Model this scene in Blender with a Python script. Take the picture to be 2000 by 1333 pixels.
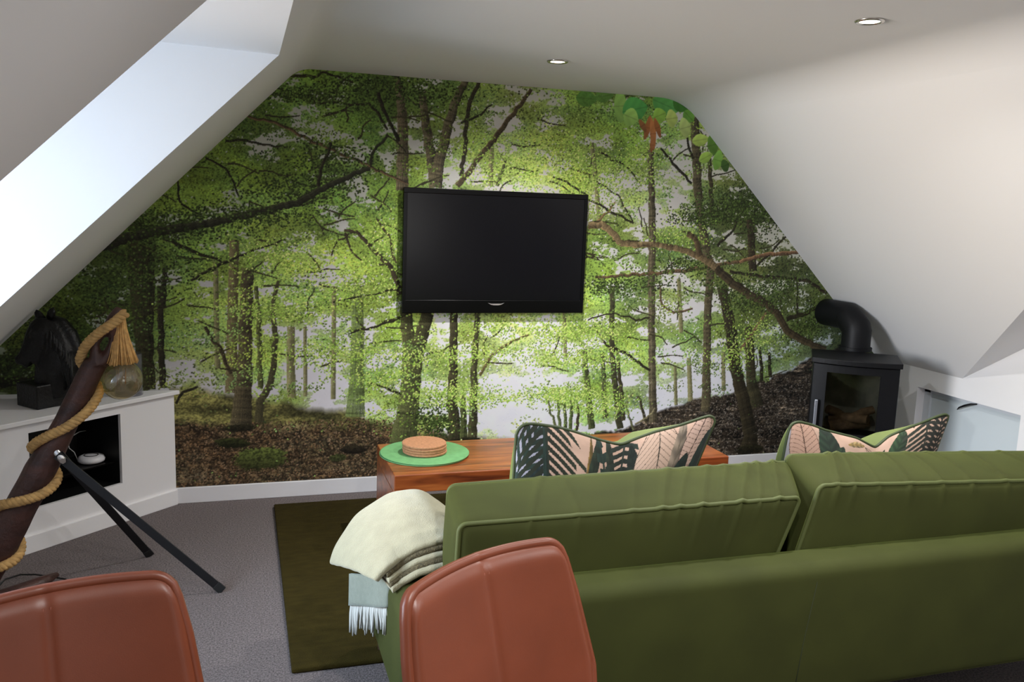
import bpy, bmesh, math, random
import numpy as np
from mathutils import Vector, Matrix
from mathutils.geometry import tessellate_polygon

for o in list(bpy.data.objects):
    bpy.data.objects.remove(o)
SC = bpy.context.scene
COL = SC.collection
random.seed(4)
RNG = np.random.default_rng(7)

# ------------------------------------------------------------------ camera
FPX = 1679.0
YAW, PIT, ROL = np.radians([17.6, 8.75, 2.07])
CAM = np.array([0, 0, 1.65])
_fw = np.array([math.sin(YAW) * math.cos(PIT), math.cos(YAW) * math.cos(PIT), -math.sin(PIT)])
_r = np.array([math.cos(YAW), -math.sin(YAW), 0])
_u = np.cross(_r, _fw)
_r2 = _r * math.cos(ROL) + _u * math.sin(ROL)
_u2 = -_r * math.sin(ROL) + _u * math.cos(ROL)
cd = bpy.data.cameras.new('camera')
cam = bpy.data.objects.new('camera', cd)
COL.objects.link(cam)
cd.sensor_width = 36
cd.lens = FPX / 2000 * 36
cd.clip_start = 0.02
M = Matrix.Identity(4)
for i in range(3):
    M[i][0], M[i][1], M[i][2], M[i][3] = _r2[i], _u2[i], -_fw[i], CAM[i]
cam.matrix_world = M
SC.camera = cam

# ------------------------------------------------------------------ world, light, exposure
SC.view_settings.view_transform = 'Standard'
SC.view_settings.look = 'None'
SC.view_settings.gamma = 1
SC.view_settings.use_curve_mapping = False
SC.view_settings.exposure = 0.7
w = bpy.data.worlds.new('sky')
SC.world = w
w.use_nodes = True
w.node_tree.nodes['Background'].inputs[0].default_value = (0.72, 0.83, 1, 1)
w.node_tree.nodes['Background'].inputs[1].default_value = 1.2


def area(name, loc, target, sx, sy, power, color):
    l = bpy.data.lights.new(name, 'AREA')
    l.shape = 'RECTANGLE'
    l.size, l.size_y = sx, sy
    l.energy = power
    l.color = color
    o = bpy.data.objects.new(name, l)
    COL.objects.link(o)
    o.location = loc
    d = Vector(target) - Vector(loc)
    o.rotation_euler = d.to_track_quat('-Z', 'Z').to_euler()
    return o


# daylight through the dormer window on the left; the warm slope beam and rear fill are added
dl = area('daylight_dormer', (-2.2, 2.35, 1.5), (1.2, 3.0, 0.5), 1.4, 1.1, 30, (0.64, 0.81, 1.0))
dl.data.spread = math.radians(90)       # sky light falls inward and down
gl_ = area('added_warm_bounce', (-2.19, 2.35, 1.3), (3.4, 2.9, 1.55), 1.4, 0.8, 8, (1.0, 0.70, 0.40))
gl_.data.spread = math.radians(50)      # added beam to warm the right slope, standing in for ground bounce
area('rear_fill', (1.6, -1.95, 1.45), (1.6, 1.0, 1.3), 1.5, 1.0, 6, (1.0, 0.97, 0.94))  # added fill behind the camera; the end wall has no window


# ------------------------------------------------------------------ helpers
def ray(x, y):
    return _r2 * (x - 1000) / FPX - _u2 * (y - 666.5) / FPX + _fw


def onz(x, y, z):
    d = ray(x, y)
    return CAM + d * (z - CAM[2]) / d[2]


def ony(x, y, Y):
    d = ray(x, y)
    return CAM + d * (Y - CAM[1]) / d[1]


def onpl(x, y, p, n):
    d = ray(x, y)
    n = np.array(n, float)
    return CAM + d * (np.dot(np.array(p) - CAM, n) / np.dot(d, n))


def lin(c):
    c = np.asarray(c, float) / 255.0
    return np.where(c <= 0.04045, c / 12.92, ((c + 0.055) / 1.055) ** 2.4)


MATS = {}


def mat(name, rgb, rough=0.6, metal=0.0, noise=None, bump=None, sheen=None, coat=0.0, trans=0.0, emit=None, ior=1.5, spec=0.5, alt=None):
    """procedural material: colour, optional noise tint (scale, amount), bump (scale, strength)"""
    if name in MATS:
        return MATS[name]
    m = bpy.data.materials.new(name)
    m.use_nodes = True
    nt = m.node_tree
    b = nt.nodes['Principled BSDF']
    c = tuple(lin(rgb)) + (1,)
    b.inputs['Base Color'].default_value = c
    b.inputs['Roughness'].default_value = rough
    b.inputs['Metallic'].default_value = metal
    b.inputs['IOR'].default_value = ior
    b.inputs['Specular IOR Level'].default_value = spec
    b.inputs['Coat Weight'].default_value = coat
    b.inputs['Coat Roughness'].default_value = 0.15
    b.inputs['Transmission Weight'].default_value = trans
    if sheen:
        b.inputs['Sheen Weight'].default_value = sheen[0]
        b.inputs['Sheen Roughness'].default_value = sheen[1]
        b.inputs['Sheen Tint'].default_value = tuple(lin(sheen[2])) + (1,)
    if emit:
        b.inputs['Emission Color'].default_value = tuple(lin(emit[0])) + (1,)
        b.inputs['Emission Strength'].default_value = emit[1]
    tc = nt.nodes.new('ShaderNodeTexCoord')
    if noise:
        n = nt.nodes.new('ShaderNodeTexNoise')
        n.inputs['Scale'].default_value = noise[0]
        n.inputs['Detail'].default_value = 5
        mp = nt.nodes.new('ShaderNodeMapping')
        mp.inputs['Scale'].default_value = noise[2] if len(noise) > 2 else (1, 1, 1)
        nt.links.new(tc.outputs['Object'], mp.inputs[0])
        nt.links.new(mp.outputs[0], n.inputs['Vector'])
        r = nt.nodes.new('ShaderNodeValToRGB')
        r.color_ramp.elements[0].position = 0.3
        r.color_ramp.elements[1].position = 0.7
        if alt is not None:
            lo, hi = np.array(lin(alt)), np.array(c[:3])
        else:
            lo, hi = np.array(c[:3]) * (1 - noise[1]), np.array(c[:3]) * (1 + noise[1])
        r.color_ramp.elements[0].color = tuple(np.clip(lo, 0, 1)) + (1,)
        r.color_ramp.elements[1].color = tuple(np.clip(hi, 0, 1)) + (1,)
        nt.links.new(n.outputs['Fac'], r.inputs[0])
        nt.links.new(r.outputs[0], b.inputs['Base Color'])
    if bump:
        n2 = nt.nodes.new('ShaderNodeTexNoise')
        n2.inputs['Scale'].default_value = bump[0]
        n2.inputs['Detail'].default_value = 4
        nt.links.new(tc.outputs['Object'], n2.inputs['Vector'])
        bp = nt.nodes.new('ShaderNodeBump')
        bp.inputs['Strength'].default_value = bump[1]
        bp.inputs['Distance'].default_value = bump[2] if len(bump) > 2 else 0.005
        nt.links.new(n2.outputs['Fac'], bp.inputs['Height'])
        nt.links.new(bp.outputs[0], b.inputs['Normal'])
    MATS[name] = m
    return m


def glass_mat(name, tint, rough=0.02, ior=1.45, body=0.0, body_rgb=(200, 200, 205)):
    """thin clear glass: what passes straight through, plus a Fresnel reflection, plus a faint body tint"""
    m = bpy.data.materials.new(name)
    m.use_nodes = True
    nt = m.node_tree
    for n in list(nt.nodes):
        if n.type == 'BSDF_PRINCIPLED': nt.nodes.remove(n)
    out = nt.nodes['Material Output']
    tr = nt.nodes.new('ShaderNodeBsdfTransparent'); tr.inputs[0].default_value = tuple(lin(tint)) + (1,)
    gl = nt.nodes.new('ShaderNodeBsdfGlossy'); gl.inputs['Roughness'].default_value = rough
    df = nt.nodes.new('ShaderNodeBsdfDiffuse'); df.inputs[0].default_value = tuple(lin(body_rgb)) + (1,)
    lw = nt.nodes.new('ShaderNodeLayerWeight'); lw.inputs[0].default_value = 0.5
    pw = nt.nodes.new('ShaderNodeMath'); pw.operation = 'POWER'; pw.inputs[1].default_value = 4.0
    fr_ = nt.nodes.new('ShaderNodeMath'); fr_.operation = 'MULTIPLY_ADD'; fr_.inputs[1].default_value = 0.7
    fr_.inputs[2].default_value = ((ior - 1) / (ior + 1)) ** 2
    nt.links.new(lw.outputs['Facing'], pw.inputs[0]); nt.links.new(pw.outputs[0], fr_.inputs[0])
    m1 = nt.nodes.new('ShaderNodeMixShader'); m2 = nt.nodes.new('ShaderNodeMixShader')
    m1.inputs[0].default_value = body
    nt.links.new(tr.outputs[0], m1.inputs[1]); nt.links.new(df.outputs[0], m1.inputs[2])
    nt.links.new(fr_.outputs[0], m2.inputs[0]); nt.links.new(m1.outputs[0], m2.inputs[1]); nt.links.new(gl.outputs[0], m2.inputs[2])
    nt.links.new(m2.outputs[0], out.inputs[0])
    return m


def attr_mat(name, rough=0.6, sheen=None, spec=0.3, grain=None):
    m = bpy.data.materials.new(name)
    m.use_nodes = True
    nt = m.node_tree
    b = nt.nodes['Principled BSDF']
    a = nt.nodes.new('ShaderNodeVertexColor')
    a.layer_name = 'print'
    nt.links.new(a.outputs['Color'], b.inputs['Base Color'])
    b.inputs['Roughness'].default_value = rough
    b.inputs['Specular IOR Level'].default_value = spec
    if sheen:
        b.inputs['Sheen Weight'].default_value = sheen
    return m


def mesh(name, verts, faces, material, parent=None, smooth=False):
    me = bpy.data.meshes.new(name)
    me.from_pydata([tuple(map(float, v)) for v in verts], [], faces)
    me.validate()
    if material:
        me.materials.append(material)
    if smooth:
        me.polygons.foreach_set('use_smooth', [True] * len(me.polygons))
    o = bpy.data.objects.new(name, me)
    COL.objects.link(o)
    if parent:
        o.parent = parent
        o.matrix_parent_inverse = parent_inv(parent)
    return o


def parent_inv(p):
    """children are modelled in world coordinates, under a thing that stands at its own base"""
    if p.parent is None:
        return Matrix.LocRotScale(p.location, p.rotation_euler, p.scale).inverted()
    return Matrix.Identity(4)


def tag(o, label=None, cat=None, group=None, kind=None):
    if label: o['label'] = label
    if cat: o['category'] = cat
    if group: o['group'] = group
    if kind: o['kind'] = kind
    return o


def thing(name, label, cat, loc=(0, 0, 0), group=None):
    o = bpy.data.objects.new(name, None)
    o.empty_display_size = 0.05
    COL.objects.link(o)
    o.location = loc
    return tag(o, label, cat, group)


class MB:
    """collects vertices and faces of one part"""
    def __init__(s):
        s.v, s.f = [], []

    def add(s, v, f):
        k = len(s.v)
        s.v += [tuple(p) for p in v]
        s.f += [tuple(i + k for i in q) for q in f]
        return s

    def box(s, a, b, fr=None):
        pts = [(x, y, z) for z in (a[2], b[2]) for y in (a[1], b[1]) for x in (a[0], b[0])]
        if fr is not None:
            o, ex, ey, ez = fr
            pts = [np.array(o) + p[0] * np.array(ex) + p[1] * np.array(ey) + p[2] * np.array(ez) for p in pts]
        return s.add(pts, [(0, 2, 3, 1), (4, 5, 7, 6), (0, 1, 5, 4), (2, 6, 7, 3), (0, 4, 6, 2), (1, 3, 7, 5)])

    def tube(s, path, rad, n=10, caps=True, flat=1.0, ref=None, twist=None):
        path = [np.array(p, float) for p in path]
        m = len(path)
        rr = rad if hasattr(rad, '__len__') else [rad] * m
        t0 = path[1] - path[0]
        ref = np.array(ref if ref is not None else ((0, 0, 1) if abs(t0[2]) < 0.9 * np.linalg.norm(t0) else (1, 0, 0)), float)
        k = len(s.v)
        for i, p in enumerate(path):
            t = path[min(i + 1, m - 1)] - path[max(i - 1, 0)]
            t = t / (np.linalg.norm(t) + 1e-12)
            a = ref - t * np.dot(ref, t)
            a /= np.linalg.norm(a) + 1e-12
            ref = a
            b = np.cross(t, a)
            for j in range(n):
                th = 2 * math.pi * j / n
                s.v.append(tuple(p + rr[i] * (math.cos(th) * a * flat + math.sin(th) * b)))
        for i in range(m - 1):
            for j in range(n):
                q = (j + 1) % n
                s.f.append((k + i * n + j, k + i * n + q, k + (i + 1) * n + q, k + (i + 1) * n + j))
        if caps:
            s.f.append(tuple(k + j for j in reversed(range(n))))
            s.f.append(tuple(k + (m - 1) * n + j for j in range(n)))
        return s

    def loop_tube(s, path, r, n=8):
        """closed tube"""
        path = [np.array(p, float) for p in path]
        m = len(path)
        cen = sum(path) / m
        nrm = np.zeros(3)
        for i in range(m):
            nrm += np.cross(path[i] - cen, path[(i + 1) % m] - cen)
        nrm /= np.linalg.norm(nrm)
        k = len(s.v)
        for i, p in enumerate(path):
            t = path[(i + 1) % m] - path[i - 1]
            t /= np.linalg.norm(t)
            a = nrm - t * np.dot(nrm, t)
            a /= np.linalg.norm(a)
            b = np.cross(t, a)
            for j in range(n):
                th = 2 * math.pi * j / n
                s.v.append(tuple(p + r * (math.cos(th) * a + math.sin(th) * b)))
        for i in range(m):
            i2 = (i + 1) % m
            for j in range(n):
                q = (j + 1) % n
                s.f.append((k + i * n + j, k + i * n + q, k + i2 * n + q, k + i2 * n + j))
        return s

    def lathe(s, prof, c=(0, 0, 0), n=32, ax=None):
        k = len(s.v)
        ex, ey, ez = ax if ax else (np.array([1, 0, 0]), np.array([0, 1, 0]), np.array([0, 0, 1]))
        c = np.array(c, float)
        for r, z in prof:
            for j in range(n):
                th = 2 * math.pi * j / n
                s.v.append(tuple(c + r * (math.cos(th) * np.array(ex) + math.sin(th) * np.array(ey)) + z * np.array(ez)))
        m = len(prof)
        for i in range(m - 1):
            for j in range(n):
                q = (j + 1) % n
                s.f.append((k + i * n + j, k + i * n + q, k + (i + 1) * n + q, k + (i + 1) * n + j))
        if prof[0][0] > 1e-6: s.f.append(tuple(k + j for j in reversed(range(n))))
        if prof[-1][0] > 1e-6: s.f.append(tuple(k + (m - 1) * n + j for j in range(n)))
        return s

    def prism(s, poly, z0, z1):
        n = len(poly)
        return s.add([(p[0], p[1], z0) for p in poly] + [(p[0], p[1], z1) for p in poly],
                     [tuple(reversed(range(n))), tuple(range(n, 2 * n))] + [(i, (i + 1) % n, n + (i + 1) % n, n + i) for i in range(n)])

    def build(s, name, material, parent=None, smooth=False, bevel=0, seg=2, auto=False):
        me = bpy.data.meshes.new(name)
        bm = bmesh.new()
        vs = [bm.verts.new(v) for v in s.v]
        for f in s.f:
            try:
                bm.faces.new([vs[i] for i in f])
            except ValueError:
                pass
        if bevel:
            bmesh.ops.remove_doubles(bm, verts=bm.verts, dist=1e-6)
            ed = [e for e in bm.edges if len(e.link_faces) == 2 and e.calc_face_angle(0) > 0.5]
            bmesh.ops.bevel(bm, geom=ed, offset=bevel, segments=seg, profile=0.5, affect='EDGES', clamp_overlap=True)
        bmesh.ops.recalc_face_normals(bm, faces=bm.faces)
        bm.to_mesh(me)
        bm.free()
        if material: me.materials.append(material)
        if smooth:
            me.polygons.foreach_set('use_smooth', [True] * len(me.polygons))
            if auto:
                me.set_sharp_from_angle(angle=math.radians(38))
        o = bpy.data.objects.new(name, me)
        COL.objects.link(o)
        if parent:
            o.parent = parent
            o.matrix_parent_inverse = parent_inv(parent)
        return o


def planar(name, outer, holes, f3, material, parent=None):
    """polygon with holes; f3 maps (a, b) to 3-D"""
    loops = [[Vector((p[0], p[1], 0)) for p in lp] for lp in [outer] + list(holes)]
    tris = tessellate_polygon(loops)
    flat = [p for lp in loops for p in lp]
    return mesh(name, [f3(p[0], p[1]) for p in flat], [tuple(t) for t in tris], material, parent)


def grid_faces(nu, nv, wrap=False):
    f = []
    for i in range(nv - 1):
        for j in range(nu - (0 if wrap else 1)):
            q = (j + 1) % nu
            f.append((i * nu + j, i * nu + q, (i + 1) * nu + q, (i + 1) * nu + j))
    return f


def evaluated(o):
    dg = bpy.context.evaluated_depsgraph_get()
    me = bpy.data.meshes.new_from_object(o.evaluated_get(dg))
    o.modifiers.clear()
    o.data = me
    return o


def fuse(o, voxel, smooth_it=4):
    """weld overlapping lumps of one organic part into one continuous surface"""
    r = o.modifiers.new('r', 'REMESH')
    r.mode = 'VOXEL'
    r.voxel_size = voxel
    s = o.modifiers.new('s', 'SMOOTH')
    s.iterations = smooth_it
    evaluated(o)
    o.data.polygons.foreach_set('use_smooth', [True] * len(o.data.polygons))
    return o


# ------------------------------------------------------------------ materials
WHITE = mat('wall_paint', (238, 238, 239), 0.75, bump=(160, 0.05, 0.001))
TRIMW = mat('trim_paint', (242, 241, 244), 0.45)
CABW = mat('cabinet_paint', (240, 238, 239), 0.5)
CARPET = mat('carpet', (110, 100, 99), 0.95, noise=(150, 0.75), bump=(300, 0.9, 0.008), sheen=(0.15, 0.6, (200, 190, 190)))
BLACK = mat('black_gloss', (5, 5, 6), 0.25, spec=.25)
BLACKM = mat('black_metal', (22, 22, 25), 0.45, 0.3)
STOVE = mat('stove_paint', (10, 11, 15), 0.5, spec=.25)
SILVER = mat('silver', (190, 190, 192), 0.3, 1.0)
CHROME = mat('chrome', (200, 196, 190), 0.22, 1.0)
VELVET = mat('velvet', (54, 58, 23), 0.8, spec=.2, sheen=(0.3, 0.3, (150, 168, 78)), noise=(6, 0.12), bump=(700, 0.12, 0.001))
PIPING = mat('piping', (70, 77, 33), 0.7, sheen=(0.3, 0.4, (150, 168, 90)))
LEATHER = mat('leather', (112, 55, 33), 0.40, noise=(5, 0.12), bump=(420, 0.12, 0.001), spec=0.45)
LEATHER2 = mat('leather_stitch', (128, 64, 40), 0.6)
RUG = mat('rug', (58, 49, 18), 1.0, noise=(14, 0.2, (1, 3, 1)), bump=(300, 0.9, 0.008), spec=.1)

# ------------------------------------------------------------------ the room
XL, XR, YB, YF, ZC, KN = -1.31, 4.16, 4.815, -2.0, 2.34, 0.73
SL = 2.04            # left slope: z = x + SL
SR = 4.89           # right slope: x + z = SR
XCL, XCR = ZC - SL, SR - ZC

st = dict(kind='structure')
o = mesh('floor', [(XL, YF, 0), (XR, YF, 0), (XR, YB, 0), (XL, YB, 0)], [(0, 1, 2, 3)], CARPET)
tag(o, 'mottled grey carpet across the room', **st)
o = mesh('wall_back', [(XL, YB, 0), (XR, YB, 0), (XR, YB, KN), (XCR, YB, ZC), (XCL, YB, ZC), (XL, YB, KN)], [(0, 1, 2, 3, 4, 5)], WHITE)
tag(o, 'gable wall behind the forest mural', **st)
wy0, wy1 = 0.85, 2.35
o = planar('wall_front', [(XL, 0), (XR, 0), (XR, KN), (XCR, ZC), (XCL, ZC), (XL, KN)], [], lambda a, b: (a, YF, b), WHITE)
tag(o, 'gable wall at the other end of the room', **st)

# ceiling with its soft folds into both slopes
prof = []
r = 0.16
for t in np.linspace(0, 1, 10):      # right fold, quadratic curve
    a, c, b = np.array([XCR - r, ZC]), np.array([XCR, ZC]), np.array([XCR + r * .7071, ZC - r * .7071])
    prof.append((1 - t) ** 2 * a + 2 * t * (1 - t) * c + t * t * b)
rl = 0.07
lprof = []
for t in np.linspace(0, 1, 8):
    a, c, b = np.array([XCL - rl * .7071, ZC - rl * .7071]), np.array([XCL, ZC]), np.array([XCL + rl, ZC])
    lprof.append((1 - t) ** 2 * a + 2 * t * (1 - t) * c + t * t * b)
pf = lprof + prof
n = len(pf)
o = mesh('ceiling', [(p[0], YF, p[1]) for p in pf] + [(p[0], YB, p[1]) for p in pf], [(i, i + 1, n + i + 1, n + i) for i in range(n - 1)], WHITE, smooth=True)
tag(o, 'flat white ceiling between the two roof slopes', **st)

# left slope with the dormer opening; the jambs are splayed
def yfar(x): return 3.383 + 0.173 * x
def ynear(x): return 1.655 + 0.11 * x
HX = 0.14
HZ = HX + SL
xl0 = lprof[0][0]
def fsl(y, x): return (x, y, x + SL)
o = planar('ceiling_slope_left', [(YF, XL), (ynear(XL), XL), (ynear(HX), HX), (yfar(HX), HX), (yfar(XL), XL), (YB, XL), (YB, xl0), (YF, xl0)], [], fsl, WHITE)
tag(o, 'white sloping ceiling on the left', **st)
DX = -2.3
o = mesh('trim_1', [(HX, yfar(HX), HZ), (XL, yfar(XL), KN), (DX, yfar(DX), KN), (DX, yfar(DX), HZ)], [(0, 1, 2, 3)], WHITE)
tag(o, 'bright far cheek of the left dormer', **st)
o = mesh('trim_2', [(HX, ynear(HX), HZ), (XL, ynear(XL), KN), (DX, ynear(DX), KN), (DX, ynear(DX), HZ)], [(3, 2, 1, 0)], WHITE)
tag(o, 'near cheek of the left dormer', **st)
o = mesh('trim_3', [(HX, yfar(HX), HZ), (HX, ynear(HX), HZ), (DX, ynear(DX), HZ), (DX, yfar(DX), HZ)], [(0, 1, 2, 3)], WHITE)
tag(o, 'flat head of the left dormer', **st)
o = mesh('trim_4', [(XL, yfar(XL), KN), (XL, ynear(XL), KN), (DX, ynear(DX), KN), (DX, yfar(DX), KN)], [(3, 2, 1, 0)], WHITE)
tag(o, 'sill of the left dormer', **st)
o = mesh('wall_left', [(XL, YF, 0), (XL, YB, 0), (XL, YB, KN), (XL, YF, KN)], [(0, 1, 2, 3)], WHITE)
tag(o, 'low white knee wall on the left', **st)
# dormer window (out of the picture, the room's daylight comes through it)
win2 = thing('window_2', 'white dormer window on the left', None)
win2['kind'] = 'structure'
b = MB()
ya, yb = ynear(DX), yfar(DX)
for (a, c) in (((DX - .05, ya, KN), (DX, yb, KN + .07)), ((DX - .05, ya, HZ - .07), (DX, yb, HZ)), ((DX - .05, ya, KN), (DX, ya + .07, HZ)),
               ((DX - .05, yb - .07, KN), (DX, yb, HZ)), ((DX - .05, (ya + yb) / 2 - .03, KN), (DX, (ya + yb) / 2 + .03, HZ))):
    b.box(a, c)
b.build('window_frame', TRIMW, win2)
GLASS = glass_mat('window_glass', (250, 252, 254))
MB().box((DX - .03, ya + .05, KN + .05), (DX - .024, yb - .05, HZ - .05)).build('pane', GLASS, win2)

# right slope, notched by a small gabled dormer
RY, RZ = 2.9, KN + 0.63 * (4.063 - 2.9)
zr0 = prof[-1][1]
o = planar('ceiling_slope_right', [(YB, zr0), (YF, zr0), (YF, KN), (1.74, KN), (RY, RZ), (4.063, KN), (YB, KN)], [], lambda y, z: (SR - z, y, z), WHITE)
tag(o, 'white sloping ceiling on the right above the sofa', **st)
o = mesh('ceiling_slope_dormer', [(XR, 4.063, KN), (SR - RZ, RY, RZ), (XR, RY, RZ), (XR, 1.74, KN)], [(0, 1, 2), (1, 3, 2)], WHITE)
tag(o, 'underside of the small gabled dormer on the right', **st)
WY0, WY1, WZ0, WZ1 = 3.63, 4.41, 0.14, 0.606
o = planar('wall_right', [(YF, 0), (YB, 0), (YB, KN), (4.063, KN), (RY, RZ), (1.74, KN), (YF, KN)], [[(WY0, WZ0), (WY1, WZ0), (WY1, WZ1), (WY0, WZ1)]],
           lambda y, z: (XR, y, z), WHITE)
tag(o, 'low white knee wall on the right', **st)

# low window in the right knee wall
win = thing('window_1', 'low white-framed frosted window in the right knee wall', None, (XR, 4.0, WZ0))
win['kind'] = 'structure'
b = MB()
d = 0.10
b.add([(XR, WY0, WZ0), (XR, WY1, WZ0), (XR, WY1, WZ1), (XR, WY0, WZ1), (XR + d, WY0, WZ0), (XR + d, WY1, WZ0), (XR + d, WY1, WZ1), (XR + d, WY0, WZ1)],
      [(0, 1, 5, 4), (1, 2, 6, 5), (2, 3, 7, 6), (3, 0, 4, 7)])
b.build('window_reveal', TRIMW, win)
b = MB()
for (a, c) in (((XR + .06, WY0, WZ0), (XR + .1, WY1, WZ0 + .05)), ((XR + .06, WY0, WZ1 - .03), (XR + .1, WY1, WZ1)), ((XR + .06, WY0, WZ0), (XR + .1, WY0 + .05, WZ1)), ((XR + .06, WY1 - .05, WZ0), (XR + .1, WY1, WZ1))):
    b.box(a, c)
b.build('window_frame', mat('window_frame', (214, 220, 226), 0.35), win)
MB().box((XR + .075, WY0 + .04, WZ0 + .04), (XR + .085, WY1 - .04, WZ1 - .02)).build('pane', mat('frosted_glass', (214, 224, 228), 0.25, spec=0.6), win)
h0 = onpl(1870, 800, (XR + .055, 0, 0), (1, 0, 0)); h1 = onpl(1908, 790, (XR + .055, 0, 0), (1, 0, 0))
hm = (h0 + h1) / 2 + np.array([-.02, 0, .008])
MB().tube([h0, h0 * .6 + hm * .4 + np.array([-.008, 0, .002]), hm, h1 * .6 + hm * .4 + np.array([-.008, 0, .004]), h1], [.004, .006, .007, .006, .004], 8).build('handle', BLACKM, win, True)

# skirting boards
o = MB().box((-.36, 4.80, 0), (XR, YB, .088)).build('baseboard_back', TRIMW, bevel=.003)
tag(o, 'white skirting board under the mural', **st)
o = MB().box((XR - .015, YF, 0), (XR, 4.80, .088)).build('baseboard_right', TRIMW, bevel=.003)
tag(o, 'white skirting board along the right knee wall', **st)
o = MB().box((XL, YF, 0), (XL + .015, 3.88, .088)).build('baseboard_left', TRIMW, bevel=.003)
tag(o, 'white skirting board along the left knee wall', **st)

# ------------------------------------------------------------------ painter for prints
def up(a, h, w):
    """smooth upsample of a coarse grid"""
    gy = np.linspace(0, a.shape[0] - 1.001, h); gx = np.linspace(0, a.shape[1] - 1.001, w)
    iy, ix = gy.astype(int), gx.astype(int)
    fy, fx = gy - iy, gx - ix
    fy, fx = fy * fy * (3 - 2 * fy), fx * fx * (3 - 2 * fx)
    fy = fy[:, None]; fx = fx[None, :]
    if a.ndim == 3:
        fy = fy[..., None]; fx = fx[..., None]
    A = a[iy][:, ix]; B = a[iy][:, ix + 1]; C = a[iy + 1][:, ix]; D = a[iy + 1][:, ix + 1]
    return (A * (1 - fx) + B * fx) * (1 - fy) + (C * (1 - fx) + D * fx) * fy


def fbm(h, w, cy, cx, octaves=4, gain=0.55):
    out = np.zeros((h, w)); amp = 1; tot = 0
    for k in range(octaves):
        a = RNG.random((max(3, int(h / cy) + 2), max(3, int(w / cx) + 2)))
        out += amp * up(a, h, w); tot += amp
        amp *= gain; cy = max(cy / 2, 1.5); cx = max(cx / 2, 1.5)
    out /= tot
    # flatten to a uniform distribution so that thresholds are area fractions
    s = np.sort(out.ravel()[::37])
    return np.interp(out, s, np.linspace(0, 1, len(s)))


def stroke(cv, pts, wid, col, var=0.25, light=0.25, alpha=1.0, rough=0.0):
    """paint a tapering stroke with bark-like grain; pts in canvas cells"""
    H_, W_, _ = cv.shape
    pts = np.array(pts, float)
    wid = np.interp(np.linspace(0, 1, len(pts)), np.linspace(0, 1, len(wid)), wid) if hasattr(wid, '__len__') else np.full(len(pts), wid)
    seg = np.hypot(*np.diff(pts, axis=0).T)
    L = np.concatenate([[0], np.cumsum(seg)])
    N = max(3, int(L[-1] * 1.6))
    s = np.linspace(0, L[-1], N)
    cx, cy = np.interp(s, L, pts[:, 0]), np.interp(s, L, pts[:, 1])
    k = max(2, int(N / 14))
    wob = np.interp(np.linspace(0, 1, N), np.linspace(0, 1, k), RNG.normal(0, 1, k)) * rough
    tx, ty = np.gradient(cx), np.gradient(cy)
    tl = np.hypot(tx, ty) + 1e-9
    nx, ny = -ty / tl, tx / tl
    cx = cx + nx * wob; cy = cy + ny * wob
    wd = np.interp(s, L, wid)
    col = np.array(col, float)
    m = int(max(3, wd.max() * 1.7))
    g1 = np.interp(np.linspace(0, 1, N), np.linspace(0, 1, max(2, N // 5)), RNG.normal(0, 1, max(2, N // 5)))
    for q in np.linspace(-1, 1, m):
        x = np.round(cx + nx * q * wd / 2).astype(int); y = np.round(cy + ny * q * wd / 2).astype(int)
        ok = (x >= 0) & (x < W_) & (y >= 0) & (y < H_)
        sh = 1 + var * (0.45 * g1 + 0.6 * RNG.normal(0, 1, N) * .7 + 0.5 * RNG.normal()) - light * q * np.sign(nx + 1e-9)
        c = np.clip(col[None] * sh[:, None], 0, 255)
        a = alpha * (RNG.random(N) < 0.97)
        cv[y[ok], x[ok]] = cv[y[ok], x[ok]] * (1 - a[ok, None]) + c[ok] * a[ok, None]


def leaf_masks(L, W, na=8):
    out = []
    for k in range(na):
        th = -0.95 + 1.9 * k / (na - 1)
        R_ = int(L) + 1
        yy, xx = np.mgrid[-R_:R_ + 1, -R_:R_ + 1]
        a = xx * math.cos(th) + yy * math.sin(th); b_ = -xx * math.sin(th) + yy * math.cos(th)
        ins = (np.abs(a) <= L / 2) & (np.abs(b_) <= W / 2 * np.sqrt(np.clip(1 - (2 * a / L) ** 2, 0, 1)) + .25)
        out.append((xx[ins], yy[ins], b_[ins] / max(W / 2, 1)))
    return out


def stamp(cv, xs, ys, cols, L, W):
    H_, W_, _ = cv.shape
    ms = leaf_masks(L, W)
    pick = RNG.integers(0, len(ms), len(xs))
    for k, (dx, dy, sd) in enumerate(ms):
        s = pick == k
        x0, y0, c0 = xs[s], ys[s], cols[s]
        for a, b_, sh in zip(dx, dy, sd):
            x = x0 + a; y = y0 + b_
            ok = (x >= 0) & (x < W_) & (y >= 0) & (y < H_)
            cv[y[ok], x[ok]] = np.clip(c0[ok] * (1 + 0.16 * sh), 0, 255)


# ------------------------------------------------------------------ the forest mural
RES = 0.003
U0, MZ0 = -1.325, 0.088
MW, MH = int((4.165 - U0) / RES), int((2.36 - MZ0) / RES)
YM = 4.811
uu = U0 + (np.arange(MW) + .5) * RES
zz = MZ0 + (np.arange(MH) + .5) * RES


def cvp(x, y):
    p = ony(x, y, YM)
    return (p[0] - U0) / RES, (p[2] - MZ0) / RES


def T(pts):
    return [cvp(*p) for p in pts]


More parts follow.
